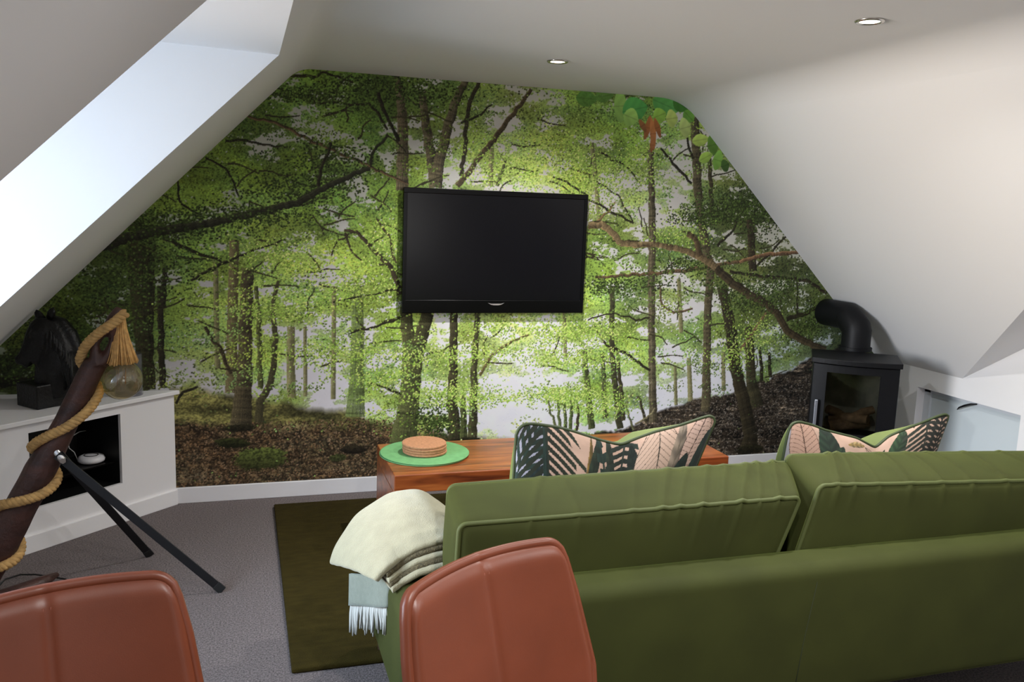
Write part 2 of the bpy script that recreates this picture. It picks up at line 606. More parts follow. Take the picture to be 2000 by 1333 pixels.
# light and colour of the printed woodland: x, y, leaf colour, sky gap share, sky colour
CP = [
    (30, 640, (72, 88, 30), .05, (150, 160, 140)), (30, 730, (38, 48, 18), .03, (120, 130, 100)), (150, 620, (60, 78, 24), .05, (140, 150, 130)), (160, 720, (52, 66, 22), .06, (140, 150, 120)),
    (250, 480, (62, 80, 24), .04, (150, 160, 140)), (330, 400, (98, 124, 38), .06, (165, 170, 155)), (230, 640, (66, 88, 28), .08, (170, 175, 165)),
    (330, 620, (84, 112, 36), .12, (170, 172, 168)), (420, 350, (92, 122, 38), .07, (165, 168, 158)), (400, 480, (104, 136, 44), .10, (175, 174, 172)),
    (420, 600, (132, 158, 62), .16, (190, 186, 190)), (380, 700, (122, 140, 66), .34, (188, 184, 192)), (500, 260, (88, 116, 34), .06, (170, 170, 160)),
    (520, 470, (134, 164, 62), .12, (186, 184, 180)), (540, 620, (142, 176, 66), .15, (196, 192, 200)), (560, 730, (130, 164, 66), .35, (198, 194, 206)),
    (600, 170, (96, 130, 40), .06, (160, 162, 150)), (620, 270, (98, 130, 40), .18, (170, 172, 164)), (640, 400, (92, 124, 36), .08, (175, 176, 170)), (640, 520, (142, 174, 66), .16, (196, 192, 196)),
    (650, 640, (138, 176, 66), .38, (204, 200, 212)), (640, 740, (140, 172, 78), .55, (206, 202, 214)), (720, 200, (76, 106, 32), .06, (170, 172, 160)), (740, 320, (100, 134, 42), .12, (180, 180, 170)),
    (730, 480, (120, 152, 52), .20, (195, 192, 192)), (730, 640, (138, 176, 62), .22, (206, 204, 212)), (740, 760, (128, 164, 62), .30, (206, 202, 212)),
    (850, 190, (74, 100, 34), .14, (184, 182, 178)), (840, 300, (112, 142, 48), .20, (190, 188, 184)), (940, 250, (126, 152, 60), .30, (192, 188, 186)), (1000, 200, (132, 158, 66), .22, (190, 188, 178)),
    (1020, 320, (140, 166, 70), .34, (196, 190, 186)), (1080, 260, (140, 170, 66), .14, (190, 188, 180)), (1130, 200, (112, 146, 52), .06, (170, 176, 150)), (1160, 330, (142, 172, 64), .18, (196, 192, 186)), (1220, 250, (104, 142, 46), .12, (190, 186, 178)),
    (1220, 400, (144, 168, 70), .34, (206, 200, 198)), (1310, 290, (118, 148, 54), .20, (200, 196, 188)), (1320, 390, (128, 156, 62), .38, (208, 202, 198)), (1400, 330, (122, 144, 56), .18, (198, 194, 180)),
    (1180, 500, (116, 150, 48), .12, (198, 196, 192)), (1290, 520, (92, 118, 44), .22, (204, 200, 198)), (1410, 420, (60, 74, 34), .10, (190, 188, 178)), (1480, 440, (56, 68, 32), .10, (184, 182, 170)), (1440, 520, (84, 100, 44), .18, (196, 192, 180)),
    (1530, 540, (72, 84, 38), .14, (186, 186, 170)), (1580, 600, (66, 80, 36), .22, (180, 184, 178)), (1500, 620, (88, 106, 44), .20, (190, 192, 188)), (1560, 680, (84, 104, 42), .16, (172, 182, 186)), (1600, 680, (50, 62, 30), .10, (160, 170, 172)),
    (870, 640, (156, 188, 78), .24, (214, 212, 214)), (960, 640, (160, 190, 82), .26, (216, 214, 216)), (1000, 730, (166, 188, 100), .66, (214, 211, 220)), (1050, 790, (176, 196, 116), .80, (214, 211, 221)), (860, 750, (140, 172, 76), .26, (208, 206, 212)), (960, 790, (168, 196, 96), .62, (212, 209, 219)),
    (1100, 640, (152, 184, 70), .26, (212, 210, 210)), (1120, 720, (142, 178, 66), .40, (212, 209, 216)), (1110, 770, (138, 180, 62), .12, (210, 208, 214)), (1180, 620, (124, 156, 58), .16, (206, 204, 206)), (1190, 760, (126, 166, 60), .18, (206, 204, 210)), (1240, 700, (120, 154, 58), .20, (206, 204, 208)),
    (1250, 780, (130, 156, 84), .72, (210, 207, 218)), (1320, 600, (118, 144, 62), .38, (210, 206, 208)), (1330, 680, (112, 146, 58), .30, (208, 206, 212)), (1330, 770, (120, 140, 84), .76, (206, 204, 216)), (1420, 640, (96, 122, 50), .22, (204, 202, 204)), (1420, 720, (100, 128, 56), .55, (206, 204, 214)),
    (1500, 710, (92, 120, 52), .40, (184, 190, 196)), (1560, 715, (90, 110, 60), .85, (150, 162, 170)),
]


def field():
    gh, gw = MH // 16, MW // 16
    gx = np.linspace(0, MW, gw)[None, :]; gy = np.linspace(0, MH, gh)[:, None]
    acc = np.zeros((gh, gw, 7)); wt = np.zeros((gh, gw, 1))
    for x, y, lc, gap, sc in CP:
        cx, cy = cvp(x, y)
        d2 = (gx - cx) ** 2 + (gy - cy) ** 2
        k = (np.exp(-d2 / (2 * 42 ** 2)) + 1e-5 / (1 + d2 / 9000))[..., None]
        acc += k * np.array(list(lc) + [gap * 255] + list(sc)); wt += k
    return up(acc / wt, MH, MW)


def mural_canvas():
    F = field()
    leaf, gap, sky = F[..., :3], F[..., 3] / 255, F[..., 4:]
    ground = np.zeros((MH, MW, 1))
    n_far = fbm(MH, MW, 26, 54, 5, .62)
    n_mid = fbm(MH, MW, 20, 40, 5, .65)
    n_near = fbm(MH, MW, 34, 62, 5, .62)
    tone = fbm(MH, MW, 60, 90, 4, .6)
    hue = fbm(MH, MW, 40, 70, 3, .5)
    cv = sky * (0.97 + .06 * fbm(MH, MW, 30, 40, 3)[..., None])
    # far, soft foliage
    t = np.clip((n_far - gap * 1.15) / .10, 0, 1)[..., None]
    soft = leaf * (0.86 + .34 * tone[..., None]) * np.array([1.05, 1.03, 1.0]) + 10
    cv = cv * (1 - t) + soft * t

    def scatter(N, thr, L, W, lo, hi, src=n_far, dark=0.0):
        x = RNG.integers(0, MW, N); y = RNG.integers(0, MH, N)
        ok = (src[y, x] > thr(gap[y, x])) & (RNG.random(N) > ground[y, x, 0] * .985)
        x, y = x[ok], y[ok]
        s = RNG.uniform(lo, hi, len(x)) * (.78 + .44 * tone[y, x])
        if dark:
            s = np.where(RNG.random(len(x)) < dark, s * .58, s)
        h = (hue[y, x] - .5)[:, None] + RNG.normal(0, .12, (len(x), 1))
        c = (leaf[y, x] * .93 + 9) * s[:, None] * (1 + h * np.array([.17, .05, -.28]))
        stamp(cv, x, y, c, L, W)

    def blur(a, k):
        for ax in (0, 1):
            c_ = np.cumsum(np.concatenate([np.repeat(a.take([0], ax), k, ax), a, np.repeat(a.take([-1], ax), k, ax)], ax), ax)
            n_ = a.shape[ax]
            a = (c_.take(range(2 * k, 2 * k + n_), ax) - c_.take(range(0, n_), ax)) / (2 * k)
        return a

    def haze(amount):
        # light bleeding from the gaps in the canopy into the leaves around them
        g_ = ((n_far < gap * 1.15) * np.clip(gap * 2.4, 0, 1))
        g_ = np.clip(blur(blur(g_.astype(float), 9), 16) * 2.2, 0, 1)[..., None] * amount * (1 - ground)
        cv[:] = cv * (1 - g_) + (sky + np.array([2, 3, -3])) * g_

    scatter(90000, lambda g: g * 1.15, 3.2, 1.8, .78, 1.30, n_far)
    scatter(80000, lambda g: .12 + g * 1.1, 2.4, 1.5, .62, 1.28, n_far, .12)
    # bright specks of sky between the leaves
    k = 9000
    x = RNG.integers(0, MW, k); y = RNG.integers(0, MH, k)
    ok = RNG.random(k) < np.clip(gap[y, x] * 2.2, .06, .8)
    stamp(cv, x[ok], y[ok], sky[y[ok], x[ok]] * .98, 3, 2)

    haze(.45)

    # ground: leaf litter on the left, a dark slope on the right, a pale path between
    X, Y = np.meshgrid(np.arange(MW), np.arange(MH))

    def below(pts, soft_=5):
        q = np.array(T(pts)); q = q[np.argsort(q[:, 0])]
        e = np.interp(np.arange(MW), q[:, 0], q[:, 1], left=-50, right=-50)
        e = e + (fbm(8, MW, 4, 26, 4)[3] - .5) * 9
        return np.clip((e[None] - Y) / soft_, 0, 1)[..., None]
    g1 = fbm(MH, MW, 5, 12, 3, .7)[..., None]; g2 = fbm(MH, MW, 24, 60, 4, .6)[..., None]; g3 = fbm(MH, MW, 2.2, 3.5, 2, .8)[..., None]
    verge = np.array([112, 108, 56]) * (.55 + .8 * g2) * (.7 + .6 * g3)
    m = below([(330, 752), (420, 762), (520, 775), (600, 790), (690, 800), (740, 822), (800, 830), (870, 838), (940, 846), (1000, 858), (1040, 866)], 14)
    cv[:] = cv * (1 - m) + verge * m
    ground[:] = np.maximum(ground, m * .75)
    litter = (np.array([104, 78, 50]) * (1 - g2) + np.array([96, 84, 56]) * g2) * (.42 + .62 * g1) * (.5 + 1.0 * g3)
    m = below([(330, 815), (420, 822), (520, 828), (600, 826), (690, 828), (760, 840), (860, 866), (1000, 884)], 16)
    cv[:] = cv * (1 - m) + litter * m
    ground[:] = np.maximum(ground, m)
    slope = (np.array([64, 54, 42]) * (.35 + .9 * g2)) * (.4 + .7 * g1) * (.5 + 1.0 * g3)
    streak = fbm(MH, MW, 4, 34, 3, .6)[..., None]
    slope = np.where(streak > .80, slope * 1.8 + 26, slope)
    m = below([(1160, 846), (1215, 838), (1262, 818), (1300, 796), (1370, 776), (1440, 762), (1500, 738), (1545, 722), (1600, 690), (1680, 660)], 6)
    cv[:] = cv * (1 - m) + slope * m
    ground[:] = np.maximum(ground, m)
    for (a_, b_, rx, ry, k_) in ((380, 880, 60, 20, .5), (560, 835, 60, 8, .45), (400, 930, 60, 14, .5), (640, 920, 90, 14, .25), (560, 870, 70, 10, .2)):
        q_, w_ = cvp(a_, b_)
        e_ = np.exp(-(((X - q_) / rx) ** 2 + ((Y - w_) / ry) ** 2))[..., None] * g2 * k_
        cv[:] = cv * (1 - e_) + np.array([168, 146, 116]) * (.6 + .6 * g3) * e_
    # leaf litter flecks
    for N, L, W, base in ((7000, 3, 1.5, (142, 114, 84)), (6000, 3, 1.6, (60, 44, 28)), (3000, 3.4, 1.6, (124, 92, 60))):
        x = RNG.integers(0, MW, N)
        x0, x1 = cvp(345, 900)[0], cvp(860, 880)[0]
        y = RNG.integers(0, int(cvp(500, 825)[1]), N)
        ok = (x > x0) & (x < x1)
        stamp(cv, x[ok], y[ok], np.array(base)[None] * RNG.uniform(.55, 1.15, (ok.sum(), 1)), L, W)
    x = RNG.integers(int(cvp(1240, 850)[0]), MW, 9000); y = RNG.integers(0, int(cvp(1500, 735)[1]), 9000)
    ok = m[y, x, 0] > .9
    bright = RNG.random((ok.sum(), 1)) ** 3
    stamp(cv, x[ok], y[ok], np.array([[52, 42, 32]]) * (1 - bright) + np.array([[140, 130, 118]]) * bright, 4, 1.5)

    # mossy stones and stumps
    def blob(cx, cy, rx, ry, top, bot, n=0.35):
        a, b_ = cvp(cx, cy)
        e = ((X - a) / rx) ** 2 + ((Y - b_) / ry) ** 2 * np.where(Y < b_, 1.6, 1)
        k_ = e < 1 + (g2[..., 0] - .5) * .9 + (g3[..., 0] - .5) * .5
        h = np.clip((Y - b_) / ry * .5 + .5, 0, 1)[..., None]
        c = (np.array(bot) * (1 - h) + np.array(top) * h) * (1 - n + 2 * n * g3)
        cv[k_] = c[k_]
    blob(452, 868, 34, 12, (58, 64, 26), (14, 14, 8)); blob(502, 900, 50, 25, (92, 106, 44), (38, 40, 18)); blob(658, 897, 14, 9, (66, 74, 34), (40, 40, 22)); blob(690, 880, 22, 8, (46, 40, 26), (16, 12, 8))

    # trunks, far ones first
    def trunk(pts, wid, col, **k):
        stroke(cv, T(pts), wid, col, **k)
    PALE = (122, 118, 78)
    for pts, wd in (([(568, 640), (567, 700), (569, 778)], [13, 15]), ([(595, 640), (596, 775)], [5, 6]), ([(1155, 280), (1163, 350), (1170, 432)], [8, 9]), ([(960, 290), (957, 364)], [8, 9]),
                    ([(1345, 700), (1348, 784)], [9, 11]), ([(1318, 715), (1320, 792)], [6, 7]), ([(1412, 690), (1413, 764)], [8, 9]), ([(652, 560), (650, 780)], [7, 8]), ([(1100, 560), (1104, 700)], [6, 7]), ([(1325, 545), (1330, 650)], [8, 9]), ([(420, 500), (424, 720)], [7, 9])):
        trunk(pts, wd, PALE, var=.12)
    trunk([(457, 470), (455, 560), (452, 690), (451, 768)], [15, 17, 20], (104, 94, 62), var=.15)
    trunk([(697, 560), (698, 640), (697, 740), (693, 815)], [20, 22, 26, 36], (92, 108, 58), var=.3, alpha=.72)
    scatter(52000, lambda g: .42 + g * .75, 3.2, 1.8, .72, 1.3, n_mid)
    BARK, DARK = (62, 56, 36), (40, 36, 24)
    for pts, wd, c in (
        ([(275, 440), (277, 560), (280, 650), (287, 762)], [44, 40, 30, 26], (50, 48, 26)), ([(312, 560), (314, 660), (318, 758)], [9, 10], DARK), ([(322, 520), (318, 600)], [7, 8], DARK),
        ([(482, 525), (481, 600), (478, 690), (475, 760), (471, 834)], [20, 22, 24, 28, 38], (74, 66, 46)),
        ([(543, 550), (531, 603), (538, 665), (533, 724), (526, 755), (507, 786), (505, 826)], [5, 7, 9, 10, 11, 13, 15], (66, 62, 40)), ([(500, 560), (505, 620), (508, 760)], [6, 9], (80, 84, 44)),
        ([(886, 600), (885, 720), (882, 776), (890, 864)], [14, 16, 19, 24], (58, 54, 34)), ([(932, 600), (926, 720), (922, 860)], [10, 12, 19], (62, 60, 36)), ([(904, 770), (906, 862)], [9, 14], (70, 76, 40)),
        ([(1196, 560), (1194, 660), (1198, 728), (1210, 838)], [10, 11, 14], (60, 58, 38)), ([(1140, 684), (1144, 732), (1156, 838)], [10, 12, 14], (66, 70, 40)), ([(1176, 690), (1182, 818)], [8, 11], (70, 72, 46)), ([(1206, 690), (1217, 822)], [6, 9], BARK),
        ([(1088, 775), (1094, 842)], [4, 6], (84, 96, 50)), ([(1102, 790), (1105, 842)], [5, 7], (74, 86, 44)), ([(1116, 780), (1113, 842)], [5, 8], (80, 94, 48)), ([(1130, 790), (1126, 842)], [4, 6], BARK), ([(1245, 775), (1262, 826)], [4, 6], BARK),
        ([(1270, 290), (1271, 340), (1274, 420), (1272, 540), (1272, 650), (1275, 825)], [12, 12, 15, 15, 15, 18], (84, 76, 56)),
        ([(1356, 230), (1360, 300), (1362, 370), (1370, 440), (1388, 530), (1382, 600), (1380, 700), (1378, 804)], [18, 19, 19, 18, 18, 17, 18, 22], (80, 72, 50)),
        ([(1385, 310), (1392, 440)], [8, 9], BARK), ([(1465, 430), (1470, 530)], [17, 18], (52, 44, 30)),
        ([(1463, 640), (1466, 740), (1478, 796)], [21, 23, 34], (56, 52, 34)), ([(1484, 680), (1488, 745)], [6, 8], DARK), ([(1502, 690), (1504, 738)], [6, 8], DARK),
        ([(1410, 560), (1426, 640), (1436, 720), (1452, 784), (1466, 850), (1462, 880)], [22, 25, 27, 30, 34, 46], (48, 42, 28)),
        ([(774, 150), (781, 190), (786, 240), (786, 310), (785, 372)], [8, 14, 18, 21, 22], (88, 78, 56)),
        ([(824, 180), (831, 242), (842, 310), (850, 366)], [12, 16, 18, 22], (84, 76, 54)), ([(908, 158), (891, 194), (874, 250), (859, 310), (850, 366)], [11, 14, 17, 19, 22], (84, 76, 54)),
        ([(791, 600), (796, 650), (806, 690)], [20, 24, 34], (70, 70, 40)), ([(838, 600), (822, 660), (806, 700)], [22, 26, 34], (66, 64, 38)),
        ([(808, 672), (804, 720), (800, 775), (795, 815), (786, 872)], [42, 38, 38, 42, 56], (76, 80, 44)),
    ):
        trunk(pts, wd, c, var=.26, light=.3, rough=.8)
    for cx, cy, rx, ry in ((472, 838, 26, 7), (905, 862, 36, 8), (1462, 880, 34, 10)):
        blob(cx, cy, rx, ry, (40, 38, 22), (24, 20, 12))

    scatter(52000, lambda g: .52 + g * .6, 3.6, 2.0, .62, 1.28, n_mid, .12)

    # boughs and branches
    BR = (62, 52, 36); RED = (88, 68, 46)
    for pts, wd, c in (
        ([(185, 486), (252, 464), (315, 452), (392, 441), (450, 428), (518, 412), (580, 396), (630, 369), (720, 328), (732, 291), (757, 264)], [14, 14, 13, 12, 11, 11, 10, 8, 6, 4, 3], (38, 38, 26)),
        ([(315, 462), (382, 495), (436, 513)], [7, 5, 3], DARK), ([(373, 549), (427, 517), (495, 490), (556, 468)], [3, 4, 3, 2], DARK),
        ([(471, 227), (542, 242), (610, 276), (677, 306), (737, 332), (797, 361)], [3, 4, 5, 4, 4, 3], RED), ([(621, 364), (625, 336), (647, 280)], [5, 4, 3], DARK),
        ([(565, 147), (617, 149), (636, 141), (689, 162)], [2, 3, 3, 3], DARK), ([(610, 201), (722, 205), (741, 224), (756, 254)], [3, 3, 4, 3], DARK), ([(737, 182), (745, 209), (779, 276)], [5, 5, 4], DARK),
        ([(672, 452), (696, 452), (730, 490), (764, 524), (782, 575)], [4, 5, 6, 8, 9], BR), ([(732, 430), (760, 460), (771, 515)], [3, 4, 5], BR), ([(674, 456), (685, 490), (704, 510)], [3, 3, 2], BR), ([(690, 452), (660, 470), (648, 500)], [3, 2, 2], BR),
        ([(936, 160), (915, 203), (908, 280), (902, 345)], [6, 7, 7, 7], (50, 44, 30)), ([(1037, 175), (990, 239), (941, 302), (893, 364)], [6, 8, 9, 10], (84, 70, 46)), ([(988, 310), (971, 364)], [4, 6], (80, 84, 46)),
        ([(900, 240), (940, 225), (960, 205)], [3, 3, 2], DARK), ([(1149, 441), (1177, 439), (1200, 460), (1211, 475), (1245, 479), (1275, 477), (1331, 488), (1372, 505), (1399, 524)], [9, 12, 12, 11, 9, 9, 10, 12, 14], (112, 88, 56)),
        ([(1399, 524), (1425, 550), (1462, 576), (1496, 594), (1520, 616), (1536, 648), (1572, 668), (1612, 684)], [15, 16, 16, 15, 15, 15, 14, 12], (56, 46, 30)),
        ([(1342, 458), (1356, 464), (1367, 500)], [11, 10, 12], (76, 60, 40)), ([(1162, 542), (1260, 537), (1350, 527), (1444, 512), (1500, 497), (1560, 494)], [4, 6, 7, 6, 7, 6], RED),
        ([(1425, 531), (1519, 544), (1575, 550), (1614, 574)], [5, 6, 6, 6], (46, 38, 26)), ([(1536, 624), (1576, 612), (1606, 594)], [9, 9, 8], DARK), ([(1496, 612), (1464, 660), (1444, 686)], [5, 6, 5], (104, 80, 54)),
        ([(1151, 389), (1190, 412), (1236, 438)], [3, 4, 3], DARK), ([(1080, 346), (1106, 355), (1148, 384)], [2, 3, 3], DARK), ([(1290, 291), (1320, 325), (1350, 359)], [3, 5, 4], DARK), ([(1170, 299), (1219, 321), (1249, 357)], [3, 3, 2], DARK),
        ([(1162, 355), (1207, 381), (1234, 434)], [2, 2, 2], DARK), ([(1150, 448), (1175, 425), (1202, 398)], [5, 4, 2], (110, 86, 54)), ([(1338, 262), (1346, 290), (1354, 310)], [3, 4, 4], DARK),
        ([(936, 734), (960, 696), (992, 672), (1036, 652)], [5, 5, 4, 2], (96, 84, 48)), ([(1200, 680), (1232, 696), (1268, 726)], [5, 5, 4], DARK), ([(1148, 624), (1200, 612), (1240, 626), (1268, 622)], [2, 2, 3, 3], DARK), ([(1160, 636), (1176, 668), (1192, 682)], [4, 4, 5], DARK),
        ([(1288, 560), (1292, 596), (1316, 612), (1352, 604)], [3, 4, 4, 3], (90, 72, 50)), ([(685, 652), (747, 634), (785, 619)], [3, 3, 4], DARK), ([(650, 591), (706, 579), (771, 567)], [2, 2, 3], DARK), ([(716, 748), (750, 758), (782, 774)], [2, 3, 4], DARK),
        ([(0, 752), (60, 742), (110, 722), (170, 700)], [16, 13, 10, 5], (26, 24, 14)), ([(400, 640), (432, 690), (452, 730)], [5, 6, 5], BR), ([(345, 790), (358, 768), (385, 755)], [3, 4, 3], DARK), ([(402, 310), (440, 330), (470, 390)], [2, 3, 2], DARK),
        ([(345, 355), (352, 400), (390, 420)], [2, 3, 2], DARK), ([(440, 274), (500, 280), (560, 290)], [3, 3, 2], DARK), ([(1400, 480), (1432, 450), (1452, 410)], [5, 4, 3], DARK), ([(1478, 520), (1510, 490), (1534, 462)], [4, 4, 3], DARK),
        ([(1556, 545), (1557, 600), (1556, 660)], [3, 4, 3], DARK), ([(1280, 800), (1262, 818), (1240, 830)], [3, 4, 3], (120, 110, 80)), ([(1090, 840), (1076, 812), (1070, 780)], [5, 4, 2], (84, 90, 52)), ([(1238, 840), (1222, 800), (1232, 770)], [4, 3, 2], (90, 90, 60)),
    ):
        trunk(pts, wd, c, var=.25, light=.25, rough=1.2)
    # fine twigs
    for k in range(170):
        px_, py_ = RNG.uniform(180, 1580), RNG.uniform(150, 740)
        a, b_ = cvp(px_, py_)
        ang = RNG.uniform(-.5, .5) + (0 if RNG.random() < .7 else 1.2)
        pts = [(a, b_)]
        for q in range(5):
            ang += RNG.normal(0, .25)
            a += math.cos(ang) * 12; b_ += math.sin(ang) * 8
            pts.append((a, b_))
        stroke(cv, pts, [2.2, 1.2], (52, 48, 28), var=.2, light=0)
    # nearer sprays of leaves that hang over trunks and boughs
    def spray(px_, py_, rx, ry, N, cols, L, W):
        a, b_ = cvp(px_, py_)
        x = (a + RNG.normal(0, rx, N)).astype(int); y = (b_ + RNG.normal(0, ry, N)).astype(int)
        c = np.array(cols, float)[RNG.integers(0, len(cols), N)] * RNG.uniform(.7, 1.2, (N, 1))
        ok = (x >= 0) & (x < MW) & (y >= 0) & (y < MH)
        stamp(cv, x[ok], y[ok], c[ok], L, W)
    scatter(22000, lambda g: .64 + g * .45, 4.2, 2.4, .58, 1.22, n_near, .2)
    DG = [(52, 66, 26), (66, 86, 32), (84, 108, 42), (40, 50, 20)]
    LG = [(150, 186, 66), (172, 200, 84), (126, 166, 54), (186, 208, 104)]
    for a in ((600, 186, 34, 8, 420), (725, 172, 44, 16, 600), (830, 180, 40, 14, 320), (640, 310, 40, 16, 360), (580, 372, 46, 14, 520), (660, 350, 30, 16, 300), (360, 440, 60, 14, 600), (250, 448, 40, 16, 420),
              (450, 420, 50, 10, 320), (300, 520, 40, 22, 380), (220, 560, 50, 24, 520), (130, 640, 50, 30, 520), (60, 700, 50, 30, 600), (190, 700, 40, 20, 360), (30, 600, 30, 20, 200), (1450, 400, 40, 20, 700), (1410, 415, 50, 12, 560),
              (1500, 420, 30, 22, 420), (1370, 430, 40, 8, 300), (1440, 560, 50, 16, 420), (1530, 560, 36, 18, 420), (1560, 650, 34, 14, 420), (1480, 590, 40, 12, 300), (1350, 520, 40, 10, 260), (1230, 556, 60, 10, 300), (1180, 560, 30, 10, 200), (1590, 610, 18, 26, 240), (850, 812, 26, 16, 300), (860, 835, 20, 10, 160)):
        spray(a[0], a[1], a[2], a[3], int(a[4] * 1.15), DG, 4.0, 2.4)
    for a in ((560, 600, 70, 20, 460), (540, 500, 60, 20, 460), (700, 560, 50, 16, 320), (760, 470, 26, 30, 300), (640, 690, 60, 12, 260), (720, 690, 40, 24, 320), (750, 740, 40, 12, 260), (840, 700, 50, 14, 320), (870, 770, 50, 10, 300), (960, 690, 60, 10, 260),
              (1110, 770, 44, 10, 520), (1180, 790, 40, 12, 420), (1160, 700, 44, 14, 420), (1120, 650, 50, 14, 420), (1190, 650, 40, 12, 260), (1000, 640, 60, 14, 360), (1060, 700, 30, 18, 160), (1170, 350, 40, 36, 520), (1080, 300, 40, 40, 420), (1250, 320, 30, 26, 300), (1330, 460, 36, 16, 280), (960, 330, 40, 30, 300), (900, 770, 40, 16, 260), (960, 780, 50, 8, 220), (1430, 690, 40, 18, 240), (1480, 650, 30, 18, 200)):
        spray(a[0], a[1], a[2], a[3], int(a[4] * 1.5), LG, 3.6, 2.2)

    for pts, wd, c in (
        ([(185, 486), (252, 464), (315, 452), (392, 441), (450, 428), (518, 412), (580, 396), (630, 369), (720, 328)], [15, 15, 14, 12, 11, 12, 11, 9, 6], (44, 44, 30)),
        ([(1149, 441), (1177, 439), (1200, 460), (1211, 475), (1245, 479), (1275, 477), (1331, 488), (1372, 505), (1399, 524)], [9, 12, 12, 11, 9, 9, 10, 12, 14], (118, 98, 66)),
        ([(1342, 458), (1356, 464), (1367, 500)], [11, 10, 12], (84, 68, 46)),
        ([(1399, 524), (1425, 550), (1462, 576), (1496, 594), (1520, 616), (1536, 648), (1572, 668), (1612, 684)], [15, 16, 16, 15, 15, 15, 14, 12], (62, 52, 34)),
        ([(1444, 512), (1500, 497), (1560, 494)], [6, 7, 6], (112, 82, 56)), ([(737, 182), (745, 209), (779, 276)], [5, 5, 4], DARK), ([(621, 364), (625, 336), (647, 280)], [5, 4, 3], DARK)):
        trunk(pts, wd, c, var=.25, light=.25, rough=1.0)
    spray(520, 420, 60, 10, 260, DG, 4, 2.4); spray(300, 450, 60, 10, 220, DG, 4, 2.4); spray(1480, 590, 40, 14, 160, DG, 4, 2.4)

    # the blurred close-up leaves at the top right
    def big(px_, py_, L, W, ang, c, a_=1.0):
        a, b_ = cvp(px_, py_)
        A = (X - a) * math.cos(ang) + (Y - b_) * math.sin(ang); B = -(X - a) * math.sin(ang) + (Y - b_) * math.cos(ang)
        k_ = (np.abs(A) < L / 2) & (np.abs(B) < W / 2 * np.clip(1 - (2 * A / L) ** 2, 0, 1) ** .8 * (1.2 - .5 * A / L))
        v = 1.06 + .03 * np.cos(A * .35 - np.abs(B) * .3) + .22 * B / W - .12 * (np.abs(B) < 1.2)
        c_ = np.clip(np.array(c) * v[..., None], 0, 255)
        cv[k_] = cv[k_] * (1 - a_) + c_[k_] * a_
    for a in ((1145, 193, 44, 26, 0, (74, 124, 46), .8), (1180, 188, 40, 20, .2, (86, 134, 52), .8), (1212, 208, 30, 52, .1, (128, 170, 74)), (1240, 214, 56, 40, .25, (74, 152, 66)), (1232, 230, 34, 30, -.3, (136, 178, 78)), (1300, 206, 62, 36, -.3, (86, 158, 72)),
              (1288, 226, 30, 26, .4, (132, 176, 60)), (1312, 232, 26, 30, .2, (168, 186, 86)), (1330, 205, 40, 26, -.5, (66, 126, 44)), (1345, 228, 30, 22, -.7, (98, 150, 50)), (1338, 250, 26, 34, .3, (162, 180, 96)),
              (1265, 250, 14, 40, -.2, (150, 88, 42)), (1275, 262, 14, 52, .15, (166, 100, 50)), (1284, 250, 12, 34, .4, (146, 84, 40)), (1255, 246, 12, 24, .6, (134, 82, 42)), (1273, 284, 10, 24, 0, (150, 90, 46)),
              (1368, 274, 40, 20, .2, (160, 184, 76)), (1392, 284, 26, 34, .3, (84, 124, 42)), (1378, 308, 34, 18, .5, (140, 174, 64)), (1402, 314, 24, 34, -.2, (112, 160, 58)), (1416, 324, 20, 22, .4, (60, 92, 36))):
        big(*a)
    # soften single-cell noise a little, as ink on paper does
    p = np.pad(cv, ((1, 1), (1, 1), (0, 0)), mode='edge')
    bl = (p[:-2, 1:-1] + p[2:, 1:-1] + p[1:-1, :-2] + p[1:-1, 2:]) / 4
    cv = cv * .72 + bl * .28
    lum = cv @ np.array([.3, .59, .11])
    return np.clip(cv * .87 + lum[..., None] * .13 * np.array([1.0, 1.0, .98]), 0, 255)


MURAL_GAIN = 1.28


def build_mural():
    cv = mural_canvas()
    col = np.clip(lin(cv) * MURAL_GAIN, 0, .86)
    gx, gz = np.meshgrid(uu, zz)
    inside = (gz < gx + SL + .012) & (gx + gz < SR + .012) & (gz < ZC + .006) & (gx < XR) & (gx > XL + .004)
    c = inside[:-1, :-1] & inside[1:, :-1] & inside[:-1, 1:] & inside[1:, 1:]
    used = np.zeros_like(inside)
    for a in (0, 1):
        for b_ in (0, 1):
            used[a:MH - 1 + a, b_:MW - 1 + b_] |= c
    idx = -np.ones(inside.shape, np.int64)
    nvt = int(used.sum())
    idx[used] = np.arange(nvt)
    co = np.stack([gx[used], np.full(nvt, YM), gz[used]], 1).astype(np.float32)
    f = np.stack([idx[:-1, :-1][c], idx[:-1, 1:][c], idx[1:, 1:][c], idx[1:, :-1][c]], 1).astype(np.int32)
    me = bpy.data.meshes.new('forest_mural')
    me.vertices.add(nvt); me.vertices.foreach_set('co', co.ravel())
    nf = len(f)
    me.loops.add(nf * 4); me.loops.foreach_set('vertex_index', f.ravel())
    me.polygons.add(nf)
    me.polygons.foreach_set('loop_start', np.arange(0, nf * 4, 4, dtype=np.int32))
    me.polygons.foreach_set('loop_total', np.full(nf, 4, np.int32))
    me.update(calc_edges=True)
    at = me.color_attributes.new('print', 'FLOAT_COLOR', 'POINT')
    rgba = np.ones((nvt, 4), np.float32); rgba[:, :3] = col[used]
    at.data.foreach_set('color', rgba.ravel())
    me.materials.append(attr_mat('mural_paper', 0.55, spec=0.25))
    o = bpy.data.objects.new('forest_mural', me)
    COL.objects.link(o)
    return tag(o, 'photo wallpaper mural of a sunlit green beech forest covering the gable wall', 'mural')


build_mural()

